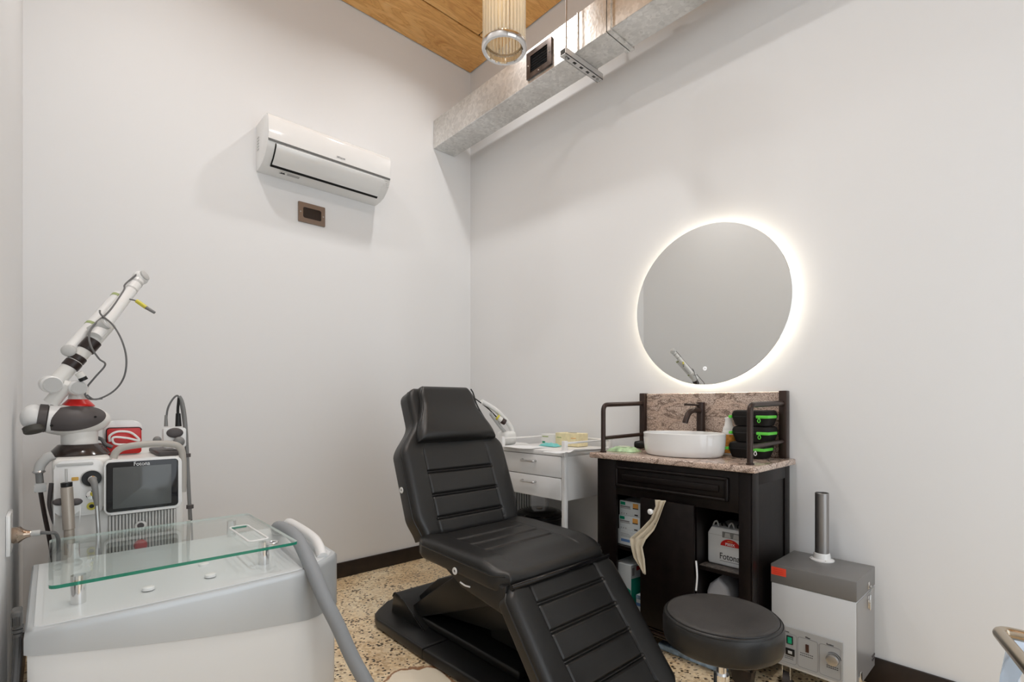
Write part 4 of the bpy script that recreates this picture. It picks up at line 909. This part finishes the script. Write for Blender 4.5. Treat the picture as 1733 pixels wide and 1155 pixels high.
# ---------------------------------------------------------------- power lead of the cooling unit
pA, pB = AX(19, 1032, 1.66), AX(44, 1032, 1.66)
t = thing('power_lead', 'grey angled plug and power cable at the left side of the cooling unit', 'cable', (1.66, -2.68, 0))
zt_, zb_ = AX(30, 1031, 1.66).z, AX(30, 1058, 1.66).z
pg = obj('plug', MB().box((1.635, 1.685), (pA.y, -2.657), (zb_, zt_), r=.006, seg=3), mat('plug_grey', (.085, .085, .083), .5), t)
gw = (-2.657 - pA.y) / 7
for k in range(6): obj('grip_rib', MB().box((1.684, 1.688), (pA.y + gw * (k + .5), pA.y + gw * (k + .9)), (zb_ + .004, zt_ - .012), r=.001, seg=1), MATS['plug_grey'], pg)
yc = pA.y + .011
for k in range(3): obj('strain_relief', MB().cyl((1.66, yc, zb_ - .008 - .010 * k), (1.66, yc, zb_ - .001 - .010 * k), .011 - .001 * k, 14), MATS['plug_grey'], pg)
obj('cable', MB().tube([(1.66, yc, zb_ - .02), (1.662, yc - .001, zb_ - .07), (1.69, yc - .004, zb_ - .14), (1.72, yc - .006, zb_ - .24), (1.74, -2.690, .08), (1.70, -2.685, .012), (1.4, -2.687, .009), (1.1, -2.68, .009)], .0075, 10, smooth=6), mat('cable_charcoal', (.06, .06, .062), .5), t)

# ---------------------------------------------------------------- wall socket with plug
sx0, sx1, sz0, sz1 = 1.06, 1.20, .735, .86
t = thing('wall_socket', 'white wall socket plate with a shiny plug on the left wall', 'wall socket', (1.13, YL, .80))
obj('plate', MB().box((sx0, sx1), (YL + .0005, YL + .011), (sz0, sz1), r=.003), GLOSSW, t)
q = Vector((1.12, YL + .011, .785))
obj('plug', MB().lathe([(0, 0), (.024, 0), (.026, .006), (.026, .018), (.018, .026), (.012, .036), (.009, .048), (0, .049)], q, (.25, 1, 0), 20), mat('shiny_plug', (.42, .33, .26), .12, metal=.9), t)
q2 = q + Vector((.25, 1, 0)).normalized() * .045
obj('plug_collar', MB().cyl(q2, q2 + Vector((.25, 1, 0)).normalized() * .024, .0095, 14), LGREY, t)
obj('cable', MB().tube([q2 + Vector((.25, 1, 0)).normalized() * .02, q2 + Vector((.012, .04, -.002)), q2 + Vector((-.01, .062, -.018)), q2 + Vector((-.05, .066, -.10)), (1.03, -2.60, .40), (1.03, -2.62, .05)], .0055, 8, smooth=6), CABLE, t)

# ================================================================ laser console at the left
XL = .95
t = thing('laser_console', 'white laser console with touch screen and articulated arm by the left wall', 'laser machine', (.65, -2.41, 0))
ly0, ly1 = -2.606, -2.205
obj('body', MB().box((.32, XL), (ly0, ly1), (.10, .988), r=.03, seg=4), OFFW, t)
obj('plinth', MB().box((.34, XL - .01), (ly0 + .01, ly1 - .01), (.06, .10), r=.01), LGREY, t)
for x in (.40, .88):
    for y in (ly0 + .06, ly1 - .06): obj('caster', MB().cyl((x, y - .012, .03), (x, y + .012, .03), .03, 18), DGREY, t)
tw = obj('turret_block', MB().box((.56, XL + .006), (ly0, -2.435), (.95, 1.004), r=.018, seg=3), OFFW, t)
def L_(px, py, x=XL): return AX(px, py, x)
def prect(px0, px1, py0, py1, x, r, d, up=True):
    a, b = L_(px0, (py0 + py1) / 2, x), L_(px1, (py0 + py1) / 2, x); mx = (px0 + px1) / 2
    z0, z1 = L_(mx, py1, x).z, L_(mx, py0, x).z
    return MB().prism(rrect(a.y, b.y, z0, z1, r, 6), 'x', x, x + d, r=min(.004, d * .4)), (a.y, b.y, z0, z1)
m, cpn = prect(91, 175, 778, 872, XL, .03, .022)
pnl = obj('connector_panel', m, WHITE, t)
m, _ = prect(95, 158, 784, 789, XL + .021, .004, .003); obj('panel_groove', m, LGREY, pnl)
def disc(px, py, x, prof, m, par, nm, seg=28): return obj(nm, MB().lathe(prof, L_(px, py, x), (1, 0, 0), seg), m, par)
xp = XL + .022
disc(155, 810, xp, [(.032, 0), (.032, .004), (.029, .006), (.029, .003), (0, .003)], LGREY, pnl, 'port_bezel')
disc(155, 810, xp + .003, [(.0285, 0), (.0285, .003), (0, .003)], BLACK, pnl, 'port_face')
fc = L_(156, 811, xp + .006)
ft = obj('fibre_plug', MB().lathe([(.013, 0), (.013, .018), (.010, .022), (.010, .03), (0, .03)], fc, (1, 0, 0), 18), CHROME, pnl)
obj('fibre_boot', MB().tube([fc + Vector((.025, 0, 0)), fc + Vector((.05, .004, -.015)), fc + Vector((.055, .008, -.06)), fc + Vector((.052, .010, -.09))], [.012, .007], 12, smooth=5), MGREY, ft)
obj('fibre_hose', MB().tube([fc + Vector((.052, .010, -.08)), fc + Vector((.05, .014, -.16)), fc + Vector((.05, .018, -.26)), fc + Vector((.045, .022, -.45))], .0065, 10, smooth=5), STEEL, ft)
disc(155, 838, xp, [(.016, 0), (.016, .006), (.009, .008), (0, .008)], CHROME, pnl, 'gas_port'); disc(157, 836, xp + .006, [(.008, 0), (.008, .01), (0, .012)], YEL, pnl, 'gas_nipple')
disc(155, 857, xp, [(.014, 0), (.014, .004), (0, .004)], YEL, pnl, 'water_port'); disc(155, 857, xp + .004, [(.007, 0), (.007, .004), (0, .004)], BLACK, pnl, 'water_port_core')
m, _ = prect(121, 133, 808, 814, xp, .002, .002); obj('warning_label', m, mat('amber_label', (.62, .36, .06), .5), pnl)
# hand piece in its holder
m, _ = prect(90, 137, 845, 872, xp, .03, .03); hd = obj('hand_piece_holder', m, WHITE, t)
for s_, px in ((-1, 101), (1, 128)): obj('holder_wing', MB().ball(L_(px, 850, xp + .036), .016, (1, 0, 0), .5, sx=1.2, sy=.8), DGREY, hd)
b0, b1 = L_(117, 897, xp + .05), L_(113, 824, xp + .05)
hpz = obj('hand_piece', MB().cyl(b0, b1, .0168, 24, bev=.003), BEIGE, t, label='beige cylindrical hand piece')
obj('lower_barrel', MB().cyl(L_(118, 938, xp + .05), b0, .0145, 20), BEIGE, hpz)
obj('black_collar', MB().cyl(b1, L_(112.5, 817, xp + .05), .016, 20), BLACK, hpz)
obj('tip', MB().cyl(L_(112.5, 817, xp + .05), L_(112, 794, xp + .05), .004, 10), LGREY, hpz)
# screen
m, (sy0, sy1, sz0_, sz1_) = prect(175, 305, 775, 864, XL + .02, .022, .035)
sc = obj('screen_housing', m, WHITE, t)
m, _ = prect(179.5, 301.5, 780, 862, XL + .055, .012, .003); bz = obj('screen_bezel', m, GBLACK, sc)
m, _ = prect(191, 290, 789, 857, XL + .058, .002, .001); obj('display', m, SCREEN, sc)
q = L_(240, 788, XL + .0585); text('Fotona', .021, q, 'x', PAPER, sc, align='CENTER', sx=.85)
obj('screen_arm', MB().box((XL - .01, XL + .025), (sy0 + .06, sy1 - .06), (sz0_ + .03, sz1_ - .03), r=.005), LGREY, sc)
hx_ = XL + .01
obj('carry_handle', MB().tube([L_(192, 776, hx_), L_(197, 765, hx_), L_(212, 757, hx_), L_(250, 752, hx_), L_(290, 752, hx_), L_(304, 758, hx_), L_(309, 772, hx_), L_(310, 810, hx_), L_(309, 833, hx_)], .0125, 12, smooth=5), TAUPE, t)
# slatted vent below the screen
vy0, vy1 = L_(183, 900).y, L_(298, 900).y; vz0, vz1 = .55, L_(240, 867).z
obj('vent_back', MB().box((XL - .001, XL + .002), (vy0, vy1), (vz0, vz1)), mat('vent_grey', (.30, .295, .285), .5), t)
n_ = 21; pit = (vy1 - vy0) / n_
first = obj('vent_slat', MB().box((XL + .001, XL + .010), (vy0 + pit * .12, vy0 + pit * .72), (vz0, vz1), r=.002, seg=1), OFFW, t)
copies(first, t, [(0, pit * k, 0) for k in range(1, n_)])
disc(238, 890, XL + .010, [(.019, 0), (.019, .008), (.013, .012), (0, .012)], OFFW, t, 'key_switch'); disc(238, 890, XL + .022, [(.011, 0), (.011, .002), (0, .002)], DGREY, t, 'key_slot')
disc(238, 923, XL + .010, [(.022, 0), (.022, .006), (.019, .018), (.012, .022), (0, .022)], RED, t, 'stop_button')
# turret and arm
TZ = 1.0045; XT = .775; tc_ = Vector((XT, AX(135, 765, XT).y, TZ))
obj('turret_cone', MB().lathe([(.095, 0), (.096, .004), (.066, .040), (.062, .042), (0, .042)], tc_, seg=44), mat('dark_gloss_brown', (.035, .025, .022), .15), t)
obj('turret_neck', MB().cyl(tc_ + Vector((0, 0, .038)), tc_ + Vector((0, 0, .095)), .056, 40), OFFW, t)
hc = AX(123, 711, XT); HA, HB, HC = .092, .116, .062          # half sizes along x, y, z
hdm = obj('turret_head', MB().grid(lambda u, v: hc + Vector((HA * math.sin(PI * v) * math.cos(2 * PI * u), -HB * math.cos(PI * v), HC * math.sin(PI * v) * math.sin(2 * PI * u))), 40, 24), OFFW, t, ang=60)
def onhead(y, z, k=1.03): return hc + Vector((HA * k * math.sqrt(max(0, 1 - (y / HB / k) ** 2 - (z / HC / k) ** 2)), y, z))
def cap(u, v):   # oval dark cover hugging the front of the head
    a = 2 * PI * u; y = .100 * v * math.cos(a) - .002; z = .047 * v * math.sin(a) + .007 + .010 * v * math.cos(a)
    return onhead(y, z)
obj('dark_cover', MB().grid(cap, 48, 10), DGREY, hdm)
for y, z, r_ in ((.064, .012, .004), (-.060, -.018, .005)): obj('cover_screw', MB().lathe([(r_, 0), (r_, .004), (0, .004)], onhead(y, z, 1.03), (1, 0, 0), 12), DARKHOLE, hdm)
e0 = L_(60, 707, .80)
obj('elbow_ball', MB().ball(e0, .050, (0, 1, 0), .85, seg=28, k=14), WHITE, t)
obj('elbow_band', MB().lathe([(.046, -.014), (.052, -.012), (.052, .010), (.046, .012)], e0 + Vector((.004, .020, -.003)), (0, 1, -.12), 32), DGREY, t)
obj('elbow_collar', MB().lathe([(.046, -.014), (.0525, -.012), (.052, .016), (.044, .03)], e0 + Vector((.004, .046, -.006)), (0, 1, -.12), 32), WHITE, t)
kq = L_(57, 727, .84); obj('elbow_knob', MB().lathe([(.027, -.012), (.030, -.009), (.030, .009), (.027, .012), (0, .013)], kq, (.3, .25, -1), 24, ), mat('khaki_knob', (.055, .052, .044), .5), t)
rc = L_(132, 688, XT)
obj('red_collar', MB().lathe([(.051, 0), (.051, .003), (.031, .027), (0, .028)], rc, seg=36), RED, t)
obj('collar_neck', MB().cyl(rc + Vector((0, 0, .022)), rc + Vector((0, .004, .085)), .030, 28), OFFW, t)
def AR(cxp, cyp, dx=0):      # arm: leans back from the turret to the wall as it rises
    px, py = 30 + cxp / 3.85, 440 + cyp / 3.85
    x = .60 + (py - 465) / 125 * .23 if py < 590 else .83 - (py - 590) / 90 * .03
    return AX(px, py, x + dx)
def seg_(a, b, f0, f1): return a + (b - a) * f0, a + (b - a) * f1
la0, la1 = AR(222, 828), AR(600, 415)
lt_ = obj('lower_tube', MB().cyl(la0, la1, .0255, 24, r2=.0235), OFFW, t)
for f0, f1, r_ in ((.555, .71, .0285), (.385, .455, .0280), (.285, .375, .0282)):
    a, b = seg_(la0, la1, f0, f1); obj('black_ring', MB().cyl(a, b, r_, 24, bev=.002), mat('ring_black_brown', (.018, .008, .006), .35), lt_)
ua0, ua1 = AR(322, 605, -.05), AR(662, 228, -.05)
ut = obj('upper_tube', MB().cyl(ua0, ua1, .0215, 24), WHITE, t)
for f in (.42, .93): a, b = seg_(ua0, ua1, f, f + .035); obj('olive_ring', MB().cyl(a, b, .0228, 24), OLIVE, ut)
obj('end_cap', MB().ball(AR(332, 592, -.03), .024, (1, -.2, .2), .45), LGREY, ut)
oa0, oa1 = AR(505, 500, .0), AR(795, 125, 0)
ot = obj('outer_tube', MB().cyl(oa0, oa1, .0225, 24), GLOSSW, t)
a, b = seg_(oa0, oa1, .9, .93); obj('grey_ring', MB().cyl(a, b, .0233, 24), LGREY, ot); a, b = seg_(oa0, oa1, .78, .80); obj('grey_ring', MB().cyl(a, b, .0232, 24), LGREY, ot)
obj('tip_block', MB().ball(AR(800, 118, 0), .030, (1, .2, .3), 1.0, seg=20, k=10), WHITE, ot); obj('tip_cap', MB().lathe([(.022, 0), (.022, .008), (.012, .012), (0, .012)], AR(822, 105, .018), (.6, .7, .4), 20), LGREY, ot)
obj('middle_clamp', MB().cyl(AR(480, 470, -.02), AR(575, 415, .03), .022, 20), LGREY, t)
obj('lower_joint', MB().cyl(AR(205, 810, -.035), AR(225, 815, .035), .032, 28, bev=.006), WHITE, t)
obj('joint_cap', MB().cyl(AR(228, 815, .035), AR(229, 815, .042), .027, 28), LGREY, t)
obj('link_tube', MB().cyl(AR(320, 815), AR(215, 935), .024, 24), OFFW, t)
obj('neck_joint', MB().cyl(AR(380, 830, -.04), AR(395, 835, .035), .028, 28, bev=.005), WHITE, t)
obj('neck_joint_cap', MB().cyl(AR(400, 835, .035), AR(401, 835, .041), .023, 28), LGREY, t)
obj('link_bridge', MB().cyl(AR(290, 820), AR(400, 850), .024, 20), OFFW, t)
obj('focus_knob', MB().cyl(AR(395, 735, .03), AR(425, 775, .03), .013, 18), OFFW, t); obj('focus_ring', MB().cyl(AR(418, 766, .03), AR(432, 785, .03), .014, 18), BLACK, t)
obj('arm_cable', MB().tube([AR(775, 95, .03), AR(700, 160, .03), AR(690, 200, .03), AR(600, 330, .035), AR(500, 420, .035), AR(465, 490, .035), AR(480, 570, .04), AR(530, 645, .04), AR(570, 685, .04), AR(500, 770, .03), AR(440, 850, .02), AR(460, 905, .02), AR(550, 905, .0)], .0034, 8, smooth=6), CABLE, t)
obj('arm_cable', MB().tube([AR(535, 330, .04), AR(545, 360, .04), AR(620, 425, .04), AR(680, 530, .03), AR(708, 650, .03), AR(690, 770, .03), AR(620, 860, .02), AR(510, 910, .02), AR(450, 880, .02)], .0034, 8, smooth=6), CABLE, t)
a, b, c_, d_ = AR(735, 258, .02), AR(775, 268, .03), AR(838, 312, .03), AR(892, 345, .03)
yc_ = obj('connector', MB().cyl(b, c_, .0085, 14), YEL, t, label='yellow cable connector'); obj('connector_end', MB().cyl(c_, d_, .0075, 14, r2=.006), MGREY, yc_); obj('connector_lead', MB().tube([AR(690, 250, .0), a, b], .003, 8, smooth=4), CABLE, yc_)
# side hook with cable on the left
hk = .90
obj('side_hook', MB().tube([L_(90, 770, hk), L_(80, 775, hk), L_(69, 787, hk), L_(65, 800, hk)], [.018, .0145], 14, smooth=5), LGREY, t)
obj('hook_ring', MB().lathe([(.014, -.005), (.019, 0), (.014, .005)], L_(66, 799, hk), (0, 0, 1), 18), CHROME, t)
obj('pedal_cable', MB().tube([L_(66, 800, hk), L_(67, 822, hk), L_(75, 870, hk), L_(86, 925, hk), L_(98, 1000, hk)], .0065, 8, smooth=4), mat('dark_brown_cable', (.03, .018, .015), .4), t)
obj('cable_sleeve', MB().cyl(L_(66, 800, hk), L_(68, 822, hk), .0105, 12), MGREY, t)
m, _ = prect(58, 79, 818, 832, hk, .004, .03); obj('side_clip', m, LGREY, t)
obj('side_bumper', MB().tube([L_(88, 818, .93), L_(83.5, 850, .93), L_(86, 870, .93), L_(91, 888, .93)], [.008, .003], 10, smooth=5), DGREY, t)
# cable post on the right
rk = .80
m, _ = prect(274, 311, 724, 757, rk, .008, .05); pb = obj('post_box', m, WHITE, t)
obj('post_dock', MB().ball(L_(296, 733, rk + .052), .03, (1, 0, 0), .2, sx=1, sy=.7), DGREY, pb)
for px in (266, 303): obj('post_knob', MB().ball(L_(px, 748 if px > 290 else 745, rk + .07), .021 if px > 290 else .015, (1, 0, 0), .8), MGREY, pb)
obj('box_tray', MB().box((.62, .90), (L_(262, 760, rk).y, ly1 - .004), (.989, 1.008), r=.006), DGREY, t)
obj('cable_post', MB().tube([L_(322, 880, rk), L_(318, 800, rk), L_(314, 720, rk), L_(309, 684, rk), L_(303, 671, rk)], .0075, 10, smooth=4), MGREY, t)
obj('post_cable', MB().tube([L_(326, 960, rk), L_(324, 880, rk), L_(316, 780, rk), L_(311, 720, rk), L_(304, 676, rk), L_(296, 672, rk), L_(284, 692, rk), L_(281, 722, rk)], .0038, 8, smooth=6), CABLE, t)
obj('post_lead', MB().tube([L_(302, 722, rk), L_(301, 695, rk), L_(303, 672, rk)], .0055, 8, smooth=4), BLACK, t)
obj('lead_boot', MB().cyl(L_(281, 722, rk), L_(281, 703, rk), .0075, 12, r2=.005), MGREY, t); obj('lead_boot', MB().cyl(L_(302, 722, rk), L_(301.5, 700, rk), .012, 12, r2=.009), BLACK, t)
for py in (768, 855): obj('post_clip', MB().cyl(L_(316.5 if py < 800 else 321.5, py, rk), L_(316.5 if py < 800 else 321.5, py + 6, rk), .014, 12), DGREY, t)
# ---------------------------------------------------------------- red device on the console
q = AX(210, 757, .70); z0 = .9885
t = thing('red_console_case', 'red and white rounded case with coiled white lead on the laser console', 'case', (.66, q.y, z0))
ry0, ry1 = AX(177, 730, .72).y, AX(242, 730, .72).y; rz = AX(210, 713, .72).z
obj('case_shell', MB().prism(rrect(ry0, ry1, z0, rz, .03, 5), 'x', .60, .70, r=.006), WHITE, t)
obj('red_face', MB().prism(rrect(ry0 + .006, ry1 - .004, z0 + .004, rz - .028, .012, 4), 'x', .70, .712, r=.003), RED, t)
obj('dark_rim', MB().tube([Vector((.712, y, z)) for y, z in rrect(ry0 + .006, ry1 - .004, z0 + .004, rz - .028, .012, 4)][:14], .002, 6), BLACK, t)
obj('white_lead', MB().tube([AX(186, 748, .74), AX(186, 738, .74), AX(200, 731, .74), AX(222, 733, .74), AX(236, 746, .74), AX(215, 742, .75), AX(192, 741, .75), AX(196, 752, .75), AX(230, 752, .75)], .0045, 8, smooth=6), WHITE, t)
q = AX(180, 751, .76)
tag(obj('connector_lead', MB().tube([AX(160, 741, .74), AX(172, 744, .75), AX(178, 752, .76), AX(190, 757, .76)], .0075, 8, smooth=4), CABLE, origin=q), 'dark connector lead lying between the turret and the red case', 'cable')
